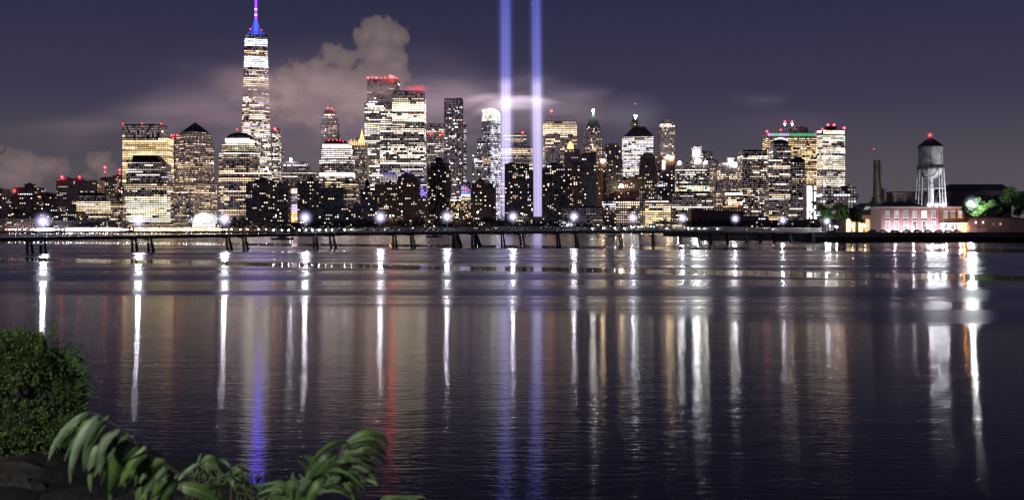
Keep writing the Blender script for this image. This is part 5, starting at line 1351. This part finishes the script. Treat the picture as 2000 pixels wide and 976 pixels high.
def parked_car(px, D, col, label, flip=1):
    x = X(px, D); root = thing('parked_car', label, 'car', (x, D, IG), "cars parked along the island seawall"); z = IG
    mt = stone("car_paint", col, 0.3, 1, 0.05)
    prof = [(-2.2, .35), (-2.25, .75), (-2.0, .92), (-1.3, .98), (1.0, .98), (2.0, .85), (2.25, .62), (2.2, .35)]
    g = Mesh(); g.loft([[(x + flip * p[0], D - .85, z + p[1]) for p in prof], [(x + flip * p[0], D + .85, z + p[1]) for p in prof]]); g.build('body', mt, root)
    cab = [(-1.75, .97), (-1.2, 1.42), (.3, 1.46), (1.05, .97)]
    g = Mesh(); g.loft([[(x + flip * p[0], D - .72, z + p[1]) for p in cab], [(x + flip * p[0], D + .72, z + p[1]) for p in cab]]); g.build('cabin', M['glass'], root)
    g = Mesh(); g.box(min(x - flip * 1.15, x + flip * .25), max(x - flip * 1.15, x + flip * .25), D - .7, D + .7, z + 1.43, z + 1.5); g.build('roof', mt, root)
    for dx in (-1.35, 1.4):
        for s in (-.8, .8):
            g = Mesh(); g.bar((x + dx, D + s - .1, z + .33), (x + dx, D + s + .1, z + .33), .33, 12); w = g.build('wheel', M['black'], root)
    for s in (-.6, .6):
        g = Mesh(); g.ball((x + flip * 2.2, D + s, z + .66), .11, 6, 4); g.build('headlight', M['glassclear'], root)


M['glassclear'] = stone("headlight_glass", (.7, .7, .72), .1, 1, .05)
cars = [(1703, (.05, .05, .06), "black parked car nearest the orange arcade"), (1724, (.5, .5, .52), "silver parked car at the brick building's left corner"), (1748, (.3, .03, .03), "red parked car under the brick building's second window"),
        (1770, (.7, .72, .7), "white parked car below the third brick building window"), (1792, (.06, .1, .08), "dark green parked car left of the building's middle"), (1812, (.7, .7, .7), "white parked car right of the building's middle"),
        (1832, (.3, .32, .34), "grey parked car before the canopy's left end"), (1852, (.05, .05, .07), "dark blue parked car under the canopy"), (1869, (.02, .02, .02), "black parked car beside the orange sodium lamp")]
for i, (px, c, l) in enumerate(cars): parked_car(px, 551 + (i % 2) * .5, c, l, 1 if i % 3 else -1)


def tree(label, px, ytop, ybot, w, D, mat='tree', n=6000, seed=1, base=IG, size=.42):
    rng = random.Random(seed); x = X(px, D); root = thing('tree', label, 'tree', (x, D, base)); zt, zb = Z(ytop, D), Z(ybot, D); W_ = w / F * D / 2
    g = Mesh(); H = zt - base; g.bar((x, D, base), (x, D, base + H * .45), .45, 8, .3)
    for k in range(7):
        a = rng.uniform(0, 6.28); h = base + H * rng.uniform(.3, .5); e = Vector((x + math.cos(a) * W_ * .6, D + math.sin(a) * W_ * .6, zb + (zt - zb) * rng.uniform(.4, .85))); g.bar((x, D, h), e, .2, 5, .05)
    g.build('trunk', M['bark'], root)
    g = Mesh(); cz = (zt + zb) / 2; hz = (zt - zb) / 2
    for k in range(26):
        d = Vector((rng.gauss(0, 1), rng.gauss(0, 1), rng.gauss(0, 1))).normalized() * rng.uniform(.35, .82)
        c = Vector((x + d.x * W_, D + d.y * W_, cz + d.z * hz)); leaf_cloud(g, c, min(W_, hz) * rng.uniform(.25, .42), n // 26, size, rng, .8, .2)
    g.build('crown', M[mat], root)


tree("left of two floodlit green trees where the bridge meets the island", 1610, 384, 440, 34, 575, seed=2)
tree("smaller open green tree between the bridge end and the arcade", 1644, 392, 438, 38, 580, seed=3)
tree("dark tree in front of the arcade's sloping roof", 1672, 402, 441, 36, 592, 'treefar', seed=4)
tree("bright green tree lit from within beside the dark shed", 1915, 386, 428, 84, 600, seed=5, n=14000)
tree("large grey green tree cut off by the right edge of the photo", 1990, 360, 430, 70, 610, seed=6, n=10000)
tree("grey shaded tree behind the hall roof at the right", 1952, 378, 425, 40, 640, 'treefar', seed=7)
M['treespot'] = M['tree']
# low lamps added to brighten the two left trees
island_lamp("added short white lamp beneath the left floodlit tree", 1621, 441, 563, 'tree_lamp_small', .25)
island_lamp("added short white lamp between the two left floodlit trees", 1634, 443, 563, 'tree_lamp_small', .25)
tower("thin distant mast block with a single red lamp left of the chimney", 2900, [(1703, 1708, 440)], st(OFF, p=0), units=0, beacons=[(1707, 291, 1.2)], name='radio_mast')
_r = [o for o in COL.objects if o.name.startswith('radio_mast')][0]
g = Mesh(); g.bar(PT(1707, 440, 2908), PT(1707, 291, 2908), .22, 5, .08); g.build('mast', M['pole'], _r)


# ------------------------------------------------------------------ twin memorial light beams
def beam_mat(name, core):  # beam light is put into a self-glowing volume, nothing scatters
    m = bpy.data.materials.new(name); m.use_nodes = True; N, L = m.node_tree.nodes, m.node_tree.links; N.clear()
    o = N.new('ShaderNodeOutputMaterial'); e = N.new('ShaderNodeEmission'); L.new(e.outputs[0], o.inputs['Volume'])
    tc = N.new('ShaderNodeTexCoord'); s = N.new('ShaderNodeSeparateXYZ'); L.new(tc.outputs['Object'], s.inputs[0])
    r = N.new('ShaderNodeMapRange'); r.inputs[1].default_value = 0; r.inputs[2].default_value = 1000; L.new(s.outputs['Z'], r.inputs[0])
    cr = N.new('ShaderNodeValToRGB'); L.new(r.outputs[0], cr.inputs['Fac'])
    st_ = [(0, (.42, .37, .72)), (.10, (.48, .42, .74)), (.20, (.56, .50, .80)), (.285, (.50, .45, .80)), (.305, (.13, .135, .46)), (.45, (.07, .08, .36)), (1, (.045, .055, .30))]
    cr.color_ramp.elements[0].position = 0; cr.color_ramp.elements[0].color = st_[0][1] + (1,)
    cr.color_ramp.elements[1].position = 1; cr.color_ramp.elements[1].color = st_[-1][1] + (1,)
    for p, c in st_[1:-1]: q = cr.color_ramp.elements.new(p); q.color = c + (1,)
    L.new(cr.outputs[0], e.inputs[0]); e.inputs[1].default_value = core
    return m


MB0, MB1, MB2 = beam_mat("beam_glow_outer", .006), beam_mat("beam_glow_halo", .016), beam_mat("beam_glow_core", .026)
MB3 = beam_mat("beam_glow_ray", .05)
for lab, xb, xt, D, hw, rays in (("left of two tall blue light beams rising into the sky", 989, 987, 2160, 11.5, (-6, 1, 7)), ("right of two tall blue light beams, its foot between dark blocks", 1050.5, 1047, 2160, 10.5, (-6, 1, 6))):
    root = thing('light_beam', lab, 'light beam', (X(xb, D), D, 3)); m = D / F
    def col_(r, dx, mat, nm):
        g = Mesh(); k = 20; z0, z1 = 3.0, 1900.0; rs = []
        for z in (z0, z1):
            px = xb + (xt - xb) * (PY(z, D) - 400) / (0 - 400); cx = X(px + dx, D); rs.append([(cx + r * math.cos(2 * math.pi * i / k), D + r * math.sin(2 * math.pi * i / k), z) for i in range(k)])
        g.loft(rs); g.build(nm, mat, root)
    col_(hw * m * 1.5, 0, MB0, 'outer_halo'); col_(hw * m * 1.1, 0, MB1, 'beam_halo'); col_(hw * m * .8, 0, MB2, 'beam_core')
    for dx in rays: col_(2.2, dx, MB3, 'ray')

# ------------------------------------------------------------------ near bank
def near_bank():
    rng = random.Random(3)
    edge = [(-40, 16.5), (-20, 14), (-9, 12.2), (-5, 11.4), (-3.8, 10.9), (-2.7, 9.2), (-2.0, 8.3), (-1.2, 6.6), (-.3, 4.2), (1.2, 2.6), (6, 1.6), (40, -2)]
    g = Mesh(); pts = []
    def zb(x, y, d): return 3.9 + .14 * mnoise.noise(Vector((x * .9, y * .9, 0))) - d
    rows = []
    n = 90; E = []
    for i in range(n + 1):
        f = i / n * (len(edge) - 1); k = min(int(f), len(edge) - 2); t = f - k; E.append((edge[k][0] * (1 - t) + edge[k + 1][0] * t, edge[k][1] * (1 - t) + edge[k + 1][1] * t))
    for o, dz in ((-26, 0), (-8, 0), (-4, 0), (-2, 0), (-1, 0), (-.4, .02), (0, .12), (.5, .9), (1.4, 2.0), (3.2, 4.6)):
        rows.append([(x + o * .45, y + o * .9, zb(x, y + o, dz) if o < .5 else 3.9 - dz) for x, y in E])
    for a, b in zip(rows, rows[1:]):
        for i in range(n): g.quad(a[i], a[i + 1], b[i + 1], b[i])
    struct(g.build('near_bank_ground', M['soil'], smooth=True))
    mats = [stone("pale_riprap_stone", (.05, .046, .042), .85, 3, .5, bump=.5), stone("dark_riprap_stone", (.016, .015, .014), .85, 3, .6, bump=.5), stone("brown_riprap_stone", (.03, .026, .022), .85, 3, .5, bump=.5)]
    spots = []
    for i in range(64):
        if i < 34:
            f = rng.uniform(.30, .70); k = int(f * n); x, y = E[k]; o = rng.uniform(-.35, .75); p = Vector((x + o * .45, y + o * .9, 3.85 - max(0, o) * 1.25 + rng.uniform(-.05, .1)))
        else:
            D = rng.uniform(5.5, 9.5); px = rng.uniform(-40, 430); p = Vector((X(px, D), D, 3.88 + rng.uniform(-.04, .12)))
        spots.append(p)
    sizes = [rng.uniform(.16, .42) for _ in spots]
    base = []
    for s in range(5):
        g = Mesh(); g.ball((0, 0, 0), 1, 9, 6)
        vs = []
        for v in g.v:
            q = Vector(v); nn = mnoise.noise(q * 1.1 + Vector((s * 7, 0, 0))); q = q * (1 + .45 * nn); q.z *= .62
            q.x = round(q.x * 3.2) / 3.2 * .5 + q.x * .5; q.z = round(q.z * 4) / 4 * .45 + q.z * .55; vs.append(tuple(q))
        g.v = vs; base.append(g)
    for i, (p, s) in enumerate(zip(spots, sizes)):
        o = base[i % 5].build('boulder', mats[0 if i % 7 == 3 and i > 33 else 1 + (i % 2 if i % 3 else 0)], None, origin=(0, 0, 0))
        o.location = p; o.scale = (s, s * rng.uniform(.7, 1.1), s * rng.uniform(.7, 1.1)); o.rotation_euler = (rng.uniform(-.4, .4), rng.uniform(-.4, .4), rng.uniform(0, 6.3))
        o['label'] = "rough dark boulder in the shadowed heap below the leafy branches"; o['category'] = 'boulder'; o['group'] = "boulders on the near bank"


near_bank()


def shrub():
    rng = random.Random(21); D = 9.6; root = thing('shrub', "dense rounded dark green shrub at the left edge above the rocks", 'shrub', (X(20, D), D, 3.9))
    def C(px, py, dy=0): return PT(px, py, D + dy)
    g = Mesh()
    for k in range(12):
        e = C(rng.uniform(-60, 140), rng.uniform(690, 800), rng.uniform(-.3, .3)); g.bar((X(20, D) + rng.uniform(-.1, .1), D, 3.85), e, .025, 6, .006)
    g.build('stem', M['bark'], root)
    def clump(cx, cy, rx, ry, n, dy=0):
        g = Mesh(); m = D / F
        for _ in range(n):
            d = Vector((rng.gauss(0, 1), rng.gauss(0, 1), rng.gauss(0, 1))).normalized(); f = rng.uniform(.62, 1.0)
            bumpy = 1 + .22 * mnoise.noise(d * 3.5 + Vector((cx, cy, 0)) * .1)
            c = C(cx, cy, dy) + Vector((d.x * rx * m, d.y * rx * m, d.z * ry * m)) * f * bumpy
            for q in range(6):     # a rosette of small leaves
                out = (d + Vector((rng.gauss(0, .8), rng.gauss(0, .8), rng.gauss(0, .8)))).normalized(); w = out.orthogonal().normalized(); w.rotate(Matrix.Rotation(rng.uniform(0, 6.3), 3, out)); s = rng.uniform(.013, .024)
                p = c + out * .008; nn = out.cross(w) * s * .25
                g.face([p, p + out * s + w * s * .5 + nn, p + out * s * 2, p + out * s - w * s * .5 + nn])
        g.build('foliage', M['bush'], root, kind='stuff')
    for a in ((5, 712, 72, 52, 620), (62, 706, 44, 40, 380), (30, 680, 52, 30, 320), (58, 676, 24, 20, 150), (108, 716, 34, 32, 260), (84, 738, 34, 26, 200), (130, 752, 34, 46, 300), (150, 790, 16, 44, 160), (30, 826, 88, 48, 620), (104, 824, 46, 40, 340), (-60, 770, 90, 90, 400), (60, 858, 70, 22, 240), (128, 846, 34, 30, 180), (20, 752, 30, 14, 60), (90, 775, 40, 20, 90)):
        clump(*a, dy=rng.uniform(-.2, .2))
    g = Mesh()      # stray shoots that break the outline
    for k in range(70):
        a = rng.uniform(-.3, 1.9); px, py = 38 + 112 * math.cos(a), 745 - 84 * math.sin(a); b = C(px, py, rng.uniform(-.3, .3)); d = Vector((math.cos(a), 0, math.sin(a))) + Vector((rng.gauss(0, .4), rng.gauss(0, .4), rng.gauss(0, .4)))
        L_ = rng.uniform(.04, .14); g.bar(b, b + d * L_, .003, 4, .001)
        for q in range(9):
            p = b + d * L_ * rng.uniform(.2, 1); u = (d + Vector((rng.gauss(0, .8), rng.gauss(0, .8), rng.gauss(0, .8)))).normalized(); w = u.orthogonal().normalized(); s = rng.uniform(.012, .02)
            g.face([p, p + u * s + w * s * .5, p + u * s * 2, p + u * s - w * s * .5])
    g.build('shoot', M['bush'], root, kind='stuff')


shrub()


# ------------------------------------------------------------------ leafy branches close to the lens
def leaflet(root, pts, w, D, mat, fold=.25, roll=0, dD=(0, 0, 0), name='leaflet', nseg=12):
    """pts: base, middle, tip in photograph pixels at depth D; a pointed blade with a fold along the midrib"""
    P0, P1, P2 = [PT(p[0], p[1], D + d) for p, d in zip(pts, dD)]
    P1 = P1 * 2 - (P0 + P2) * .5; W_ = w / F * D / 2
    me_v = []; fs = []; uv = []; view = Vector((0, 1, 0)); k = 5
    for i in range(nseg + 1):
        t = i / nseg; c = P0 * (1 - t) ** 2 + P1 * 2 * t * (1 - t) + P2 * t * t
        tg = ((P1 - P0) * (1 - t) + (P2 - P1) * t).normalized(); side = tg.cross(view).normalized(); nrm = side.cross(tg).normalized()
        side = (side * math.cos(roll) + nrm * math.sin(roll)).normalized(); nrm = side.cross(tg).normalized()
        ww = W_ * 1.6 * (t + .01) ** .62 * (1.0 - t) ** .85 * (1 + .05 * math.sin(t * 31))
        if i == nseg: ww = W_ * .02
        for j in range(-2, 3):
            u = j / 2; wav = .06 * W_ * math.sin(t * 22 + j)
            me_v.append(c + side * ww * u + nrm * (abs(u) * ww * fold + wav * abs(u))); uv.append((u, t))
    for i in range(nseg):
        for j in range(4): a = i * 5 + j; fs.append((a, a + 1, a + 6, a + 5))
    o0 = Vector(root['_o']); me = bpy.data.meshes.new(name); me.from_pydata([tuple(v - o0) for v in me_v], [], fs); me.polygons.foreach_set('use_smooth', [True] * len(fs))
    at = me.attributes.new('leaf_uv', 'FLOAT_VECTOR', 'POINT'); buf = []
    for u, t in uv: buf += [u, t, 0]
    at.data.foreach_set('vector', buf); me.materials.append(M[mat])
    o = bpy.data.objects.new(name, me); COL.objects.link(o); o.parent = root; return o


def stalk(root, pts, D, r, name='stalk', mat='petiole'):
    g = Mesh(); P_ = [PT(*p, D) for p in pts]
    for a, b in zip(P_, P_[1:]): g.bar(a, b, r, 6, r * .9)
    g.build(name, M[mat], root)


D1 = 1.9
br = thing('leafy_branch', "long arching branch of pale backed leaves hanging at bottom left", 'branch', PT(500, 990, D1))
stalk(br, [(560, 1010), (500, 962), (440, 935), (350, 925), (290, 880), (240, 838), (190, 808), (170, 804)], D1, .0009, mat='petiole')
for pts, w, mat, roll in [
        (((172, 804), (124, 845), (93, 900)), 25, 'leaf_pale', .3), (((168, 806), (135, 838), (112, 872)), 17, 'leaf', -.3),
        (((192, 810), (150, 872), (137, 946)), 28, 'leaf_pale', .2), (((186, 812), (160, 835), (145, 866)), 26, 'leaf', -.4),
        (((214, 811), (188, 840), (168, 880)), 20, 'leaf', .5), (((218, 808), (208, 816), (199, 828)), 7, 'leaf_pale', .1),
        (((236, 838), (188, 884), (176, 960)), 34, 'leaf', .15), (((230, 842), (200, 868), (196, 905)), 30, 'leaf_dark', -.3),
        (((250, 846), (226, 905), (212, 985)), 36, 'leaf', .25), (((244, 868), (222, 930), (217, 990)), 16, 'leaf_pale', .5),
        (((287, 870), (258, 905), (232, 950)), 34, 'leaf', -.1), (((282, 866), (262, 880), (240, 905)), 18, 'leaf_dark', .4),
        (((322, 898), (288, 920), (272, 978)), 32, 'leaf', .2), (((293, 894), (276, 905), (262, 935)), 20, 'leaf_dark', -.3),
        (((342, 928), (312, 940), (294, 990)), 32, 'leaf', -.2), (((352, 940), (328, 965), (308, 1000)), 28, 'leaf', .3),
        (((330, 915), (318, 925), (305, 950)), 22, 'leaf_pale', .5), (((348, 937), (368, 916), (392, 903)), 13, 'leaf_pale', .2),
        (((392, 905), (410, 892), (428, 908)), 16, 'leaf', .2), (((400, 912), (408, 898), (396, 882)), 9, 'leaf', 0), (((420, 905), (436, 899), (450, 915)), 13, 'leaf_dark', .3),
        (((345, 950), (390, 958), (450, 990)), 44, 'leaf', .5), (((360, 975), (400, 950), (440, 960)), 26, 'leaf_dark', -.3), (((450, 925), (470, 915), (492, 928)), 12, 'leaf', .3), (((440, 930), (455, 945), (462, 965)), 14, 'leaf_dark', 0)]:
    leaflet(br, pts, w, D1 + random.uniform(-.04, .04), mat, roll=roll, dD=(0, random.uniform(-.02, .0), random.uniform(-.03, .03)))

D2 = 2.1
br2 = thing('leafy_branch', "windswept green frond bending right at the bottom centre", 'branch', PT(600, 1000, D2))
stalk(br2, [(560, 1020), (600, 985), (640, 946), (655, 915), (668, 880), (672, 872)], D2, .0018)
stalk(br2, [(668, 905), (690, 899), (705, 897)], D2, .0012); stalk(br2, [(620, 990), (628, 962), (640, 948), (655, 944)], D2, .0013)
for pts, w, mat, roll in [
        (((668, 872), (722, 846), (762, 872)), 25, 'leaf', .2), (((674, 876), (716, 860), (758, 886)), 18, 'leaf_dark', -.2), (((680, 884), (722, 872), (760, 894)), 14, 'leaf_dark', .3),
        (((668, 896), (718, 882), (760, 913)), 17, 'leaf', -.1), (((672, 900), (706, 898), (742, 915)), 13, 'leaf', .4),
        (((664, 905), (708, 915), (738, 947)), 15, 'leaf', .1), (((668, 912), (694, 928), (716, 945)), 16, 'leaf_dark', .2), (((660, 912), (690, 940), (706, 985)), 18, 'leaf', -.3), (((655, 915), (680, 950), (700, 1000)), 14, 'leaf_dark', .2),
        (((684, 868), (640, 872), (594, 925)), 18, 'leaf', .3), (((660, 880), (626, 902), (598, 948)), 26, 'leaf_dark', -.2), (((655, 890), (620, 920), (570, 990)), 44, 'leaf', .15), (((640, 930), (610, 960), (590, 1010)), 34, 'leaf', -.3),
        (((652, 940), (668, 930), (684, 946)), 15, 'leaf_pale', .2), (((645, 938), (655, 930), (668, 934)), 8, 'leaf_pale', 0), (((664, 893), (690, 880), (720, 884)), 14, 'leaf', .2), (((700, 940), (722, 938), (738, 948)), 11, 'leaf', .2)]:
    leaflet(br2, pts, w, D2 + random.uniform(-.03, .03), mat, roll=roll, dD=(0, random.uniform(-.02, .01), random.uniform(-.03, .03)))
D3 = 2.5
br3 = thing('leafy_branch', "low twig of small dark leaves at the bottom between the two fronds", 'branch', PT(540, 1000, D3))
stalk(br3, [(560, 1020), (556, 975), (560, 942)], D3, .0015); stalk(br3, [(700, 1030), (760, 985), (800, 978)], D3, .0012)
rng = random.Random(17)
for i in range(34):
    s = -1 if i % 2 else 1; py = 942 + (i // 2) * 3.0; x0 = 556 + rng.uniform(-3, 3); L = rng.uniform(28, 52)
    if i < 26: leaflet(br3, ((x0, py), (x0 + s * L * .5, py - 4 + rng.uniform(-3, 3)), (x0 + s * L, py + rng.uniform(0, 12))), rng.uniform(9, 15), D3 + rng.uniform(-.1, .1), rng.choice(['leaf', 'leaf_dark', 'leaf']), roll=rng.uniform(-.5, .8), nseg=8)
    else: x0 = 740 + (i - 26) * 9; leaflet(br3, ((x0, 982), (x0 + 12, 970), (x0 + 28, 972)), rng.uniform(7, 11), D3, 'leaf', roll=rng.uniform(-.4, .4), nseg=8)
D4 = 3.2
br4 = thing('leafy_branch', "dark small leaved twigs silhouetted on the rocks left of centre", 'branch', PT(430, 980, D4))
stalk(br4, [(520, 1010), (470, 945), (420, 915), (380, 905)], D4, .0025)
for i in range(26):
    t = i / 25; x0 = 380 + 120 * t; y0 = 905 + 40 * t; a = rng.uniform(-2.6, -.4) if i % 2 else rng.uniform(.4, 2.4); L = rng.uniform(18, 34)
    leaflet(br4, ((x0, y0), (x0 + L * .5 * math.cos(a), y0 + L * .5 * math.sin(a) - 2), (x0 + L * math.cos(a), y0 + L * math.sin(a))), rng.uniform(8, 13), D4 + rng.uniform(-.1, .1), rng.choice(['leaf_dark', 'leaf_dark', 'leaf']), roll=rng.uniform(-.5, .8), nseg=8)

# feathery tip of the right frond: many narrow leaflets fanned by the wind
rng = random.Random(44)
for i in range(30):
    t = i / 29; bx = 610 + 70 * t; by = 968 - 100 * t ** .8; a = rng.uniform(-.35, .5); L = rng.uniform(55, 92) * (1 - .15 * t)
    leaflet(br2, ((bx, by), (bx + L * .55 * math.cos(a), by + L * .5 * math.sin(a) - rng.uniform(4, 12)), (bx + L * math.cos(a), by + L * math.sin(a) + rng.uniform(2, 16))), rng.uniform(8, 14), D2 + rng.uniform(-.08, .12), rng.choice(['leaf', 'leaf', 'leaf_dark', 'leaf_dark'] if i % 5 == 0 else ['leaf', 'leaf_dark']), roll=rng.uniform(-.6, .9), nseg=9)
for i in range(22):
    t = i / 21; bx = 575 + 60 * t; by = 985 - 60 * t; L = rng.uniform(40, 75); a = rng.uniform(-2.4, -1.5)
    leaflet(br2, ((bx, by), (bx + L * .5 * math.cos(a), by + L * .5 * math.sin(a)), (bx + L * math.cos(a) + 10, by + L * math.sin(a) * .8)), rng.uniform(10, 18), D2 + rng.uniform(0, .15), rng.choice(['leaf', 'leaf_dark']), roll=rng.uniform(-.6, .9), nseg=9)
# more hanging leaflets on the left branch, and dark undergrowth beneath it
for i in range(26):
    t = i / 25; bx = 185 + 170 * t; by = 812 + 118 * t ** .9; L = rng.uniform(70, 120) * (1 - .25 * t); a = rng.uniform(1.75, 2.35)
    leaflet(br, ((bx, by), (bx + L * .5 * math.cos(a) - 8, by + L * .5 * math.sin(a)), (bx + L * math.cos(a), by + L * math.sin(a))), rng.uniform(14, 26), D1 + rng.uniform(.02, .14), rng.choice(['leaf', 'leaf_dark', 'leaf_dark']), roll=rng.uniform(-.7, .9), nseg=9)
br5 = thing('weed_clump', "dark tangle of small leaves behind the two branches, bottom left of centre", 'plant', PT(450, 990, 4.2))
g = Mesh()
for k in range(14): g.bar(PT(380 + k * 14, 1010, 4.2), PT(372 + k * 15 + rng.uniform(-8, 8), 925 + k * 2 + rng.uniform(-14, 10), 4.2), .006, 5, .002)
g.build('stem', M['bark'], br5, kind='stuff')
for i in range(90):
    px = rng.uniform(370, 590); top = 903 + max(0, px - 400) * .27; py = rng.uniform(top, 985); a = rng.uniform(0, 6.3); L = rng.uniform(12, 26)
    leaflet(br5, ((px, py), (px + L * .5 * math.cos(a), py + L * .5 * math.sin(a) - 2), (px + L * math.cos(a), py + L * math.sin(a))), rng.uniform(6, 11), 4.2 + rng.uniform(-.3, .3), rng.choice(['leaf_dark', 'leaf_dark', 'leaf']), roll=rng.uniform(-.9, .9), nseg=6)

# street lamp on the near promenade, behind the photographer, that lights the leaves
root = thing('street_lamp', "tall street lamp behind the camera lighting the near leaves", 'lamp', (-5.2, -3, 3.9))
g = Mesh(); g.bar((-5.2, -3, 3.8), (-5.2, -3, 8.3), .07, 8, .05); g.bar((-5.2, -3, 8.3), (-4.6, -2.6, 8.5), .04, 6); g.build('pole', M['pole'], root)
g = Mesh(); g.box(-4.85, -4.35, -2.85, -2.35, 8.5, 8.62); g.build('lamp_hood', M['black'], root)
g = Mesh(); g.ball((-4.6, -2.6, 8.37), .12, 10, 6); g.build('lamp_bulb', M['near_lamp'], root)

# ------------------------------------------------------------------ drifting mist with its own glow, painted lamp halos (volumes)
def mist_mat(name, dens, col, scale, seed=0, thr=.42, emis=1.0):
    """thin mist, city light put in as emission, fading to nothing at the rim of its box; object coordinates run from -1 to 1"""
    m = bpy.data.materials.new(name); m.use_nodes = True; N, L = m.node_tree.nodes, m.node_tree.links; N.clear()
    o = N.new('ShaderNodeOutputMaterial'); v = N.new('ShaderNodeVolumePrincipled'); L.new(v.outputs[0], o.inputs['Volume'])
    tc = N.new('ShaderNodeTexCoord'); ln = N.new('ShaderNodeVectorMath'); ln.operation = 'LENGTH'; L.new(tc.outputs['Object'], ln.inputs[0])
    f = N.new('ShaderNodeMapRange'); f.interpolation_type = 'SMOOTHSTEP'; L.new(ln.outputs['Value'], f.inputs[0]); f.inputs[1].default_value = .35; f.inputs[2].default_value = 1; f.inputs[3].default_value = 1; f.inputs[4].default_value = 0
    mp = N.new('ShaderNodeMapping'); mp.inputs['Location'].default_value = (seed, seed, seed); L.new(tc.outputs['Object'], mp.inputs[0])
    n = N.new('ShaderNodeTexNoise'); n.inputs['Scale'].default_value = scale; n.inputs['Detail'].default_value = 3; L.new(mp.outputs[0], n.inputs['Vector'])
    q = N.new('ShaderNodeMapRange'); L.new(n.outputs['Fac'], q.inputs[0]); q.inputs[1].default_value = thr; q.inputs[2].default_value = thr + .25
    mu = N.new('ShaderNodeMath'); mu.operation = 'MULTIPLY'; L.new(f.outputs[0], mu.inputs[0]); L.new(q.outputs[0], mu.inputs[1])
    m2 = N.new('ShaderNodeMath'); m2.operation = 'MULTIPLY'; L.new(mu.outputs[0], m2.inputs[0]); m2.inputs[1].default_value = dens; L.new(m2.outputs[0], v.inputs['Density'])
    v.inputs['Color'].default_value = (.5, .5, .5, 1); v.inputs['Emission Color'].default_value = tuple(col) + (1,)
    m3 = N.new('ShaderNodeMath'); m3.operation = 'MULTIPLY'; L.new(m2.outputs[0], m3.inputs[0]); m3.inputs[1].default_value = emis; L.new(m3.outputs[0], v.inputs['Emission Strength'])
    return m


def mist(px, py, w, h, D, dep, dens, col, scale, seed, emis=1.0):
    g = Mesh(); g.ball((0, 0, 0), 1, 20, 12)
    o = g.build('mist', mist_mat("glowing_mist", dens, col, scale, seed, emis=emis), None, origin=(0, 0, 0)); o.location = PT(px, py, D); o.scale = (w / F * D, dep, h / F * D); o['kind'] = 'stuff'


mist(520, 182, 85, 46, 2545, 60, .040, (.30, .205, .21), 2.2, 1)
mist(735, 180, 62, 26, 2465, 45, .030, (.26, .18, .185), 2.0, 4)
mist(640, 240, 60, 50, 2690, 50, .012, (.24, .17, .175), 2.0, 7)
mist(816, 173, 34, 8, 2430, 14, .09, (.95, .10, .13), 1.6, 9)  # beacon red is put into this mist's own glow
mist(762, 158, 26, 8, 2490, 12, .05, (.8, .10, .10), 1.6, 12)  # red beacon light again put in as mist emission


def halo_mat(c, R_, col, k):
    """emissive halo standing in for lamp bloom: thickest at the lamp, gone at the rim"""
    m = bpy.data.materials.new("lamp_bloom"); m.use_nodes = True; N, L = m.node_tree.nodes, m.node_tree.links; N.clear()
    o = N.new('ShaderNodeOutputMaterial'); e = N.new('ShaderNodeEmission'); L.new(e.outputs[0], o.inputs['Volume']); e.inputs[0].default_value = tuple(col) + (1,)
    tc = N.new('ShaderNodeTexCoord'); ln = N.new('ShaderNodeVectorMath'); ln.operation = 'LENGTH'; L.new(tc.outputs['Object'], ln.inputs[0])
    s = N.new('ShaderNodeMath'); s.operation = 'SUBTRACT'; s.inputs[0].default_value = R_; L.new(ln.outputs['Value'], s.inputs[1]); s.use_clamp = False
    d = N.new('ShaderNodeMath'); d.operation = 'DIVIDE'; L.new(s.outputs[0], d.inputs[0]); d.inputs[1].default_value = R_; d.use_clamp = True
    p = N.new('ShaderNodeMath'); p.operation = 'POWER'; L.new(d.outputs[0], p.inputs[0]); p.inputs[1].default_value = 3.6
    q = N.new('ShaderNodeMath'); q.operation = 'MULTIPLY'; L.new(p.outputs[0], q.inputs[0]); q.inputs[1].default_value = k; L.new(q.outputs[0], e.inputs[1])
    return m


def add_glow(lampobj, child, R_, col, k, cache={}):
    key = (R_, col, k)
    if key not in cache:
        g = Mesh(); g.ball((0, 0, 0), R_, 14, 8); o = g.build('bloom_halo', halo_mat(None, R_, col, k), None, origin=(0, 0, 0)); cache[key] = o.data
    else: o = bpy.data.objects.new('bloom_halo', cache[key]); COL.objects.link(o)
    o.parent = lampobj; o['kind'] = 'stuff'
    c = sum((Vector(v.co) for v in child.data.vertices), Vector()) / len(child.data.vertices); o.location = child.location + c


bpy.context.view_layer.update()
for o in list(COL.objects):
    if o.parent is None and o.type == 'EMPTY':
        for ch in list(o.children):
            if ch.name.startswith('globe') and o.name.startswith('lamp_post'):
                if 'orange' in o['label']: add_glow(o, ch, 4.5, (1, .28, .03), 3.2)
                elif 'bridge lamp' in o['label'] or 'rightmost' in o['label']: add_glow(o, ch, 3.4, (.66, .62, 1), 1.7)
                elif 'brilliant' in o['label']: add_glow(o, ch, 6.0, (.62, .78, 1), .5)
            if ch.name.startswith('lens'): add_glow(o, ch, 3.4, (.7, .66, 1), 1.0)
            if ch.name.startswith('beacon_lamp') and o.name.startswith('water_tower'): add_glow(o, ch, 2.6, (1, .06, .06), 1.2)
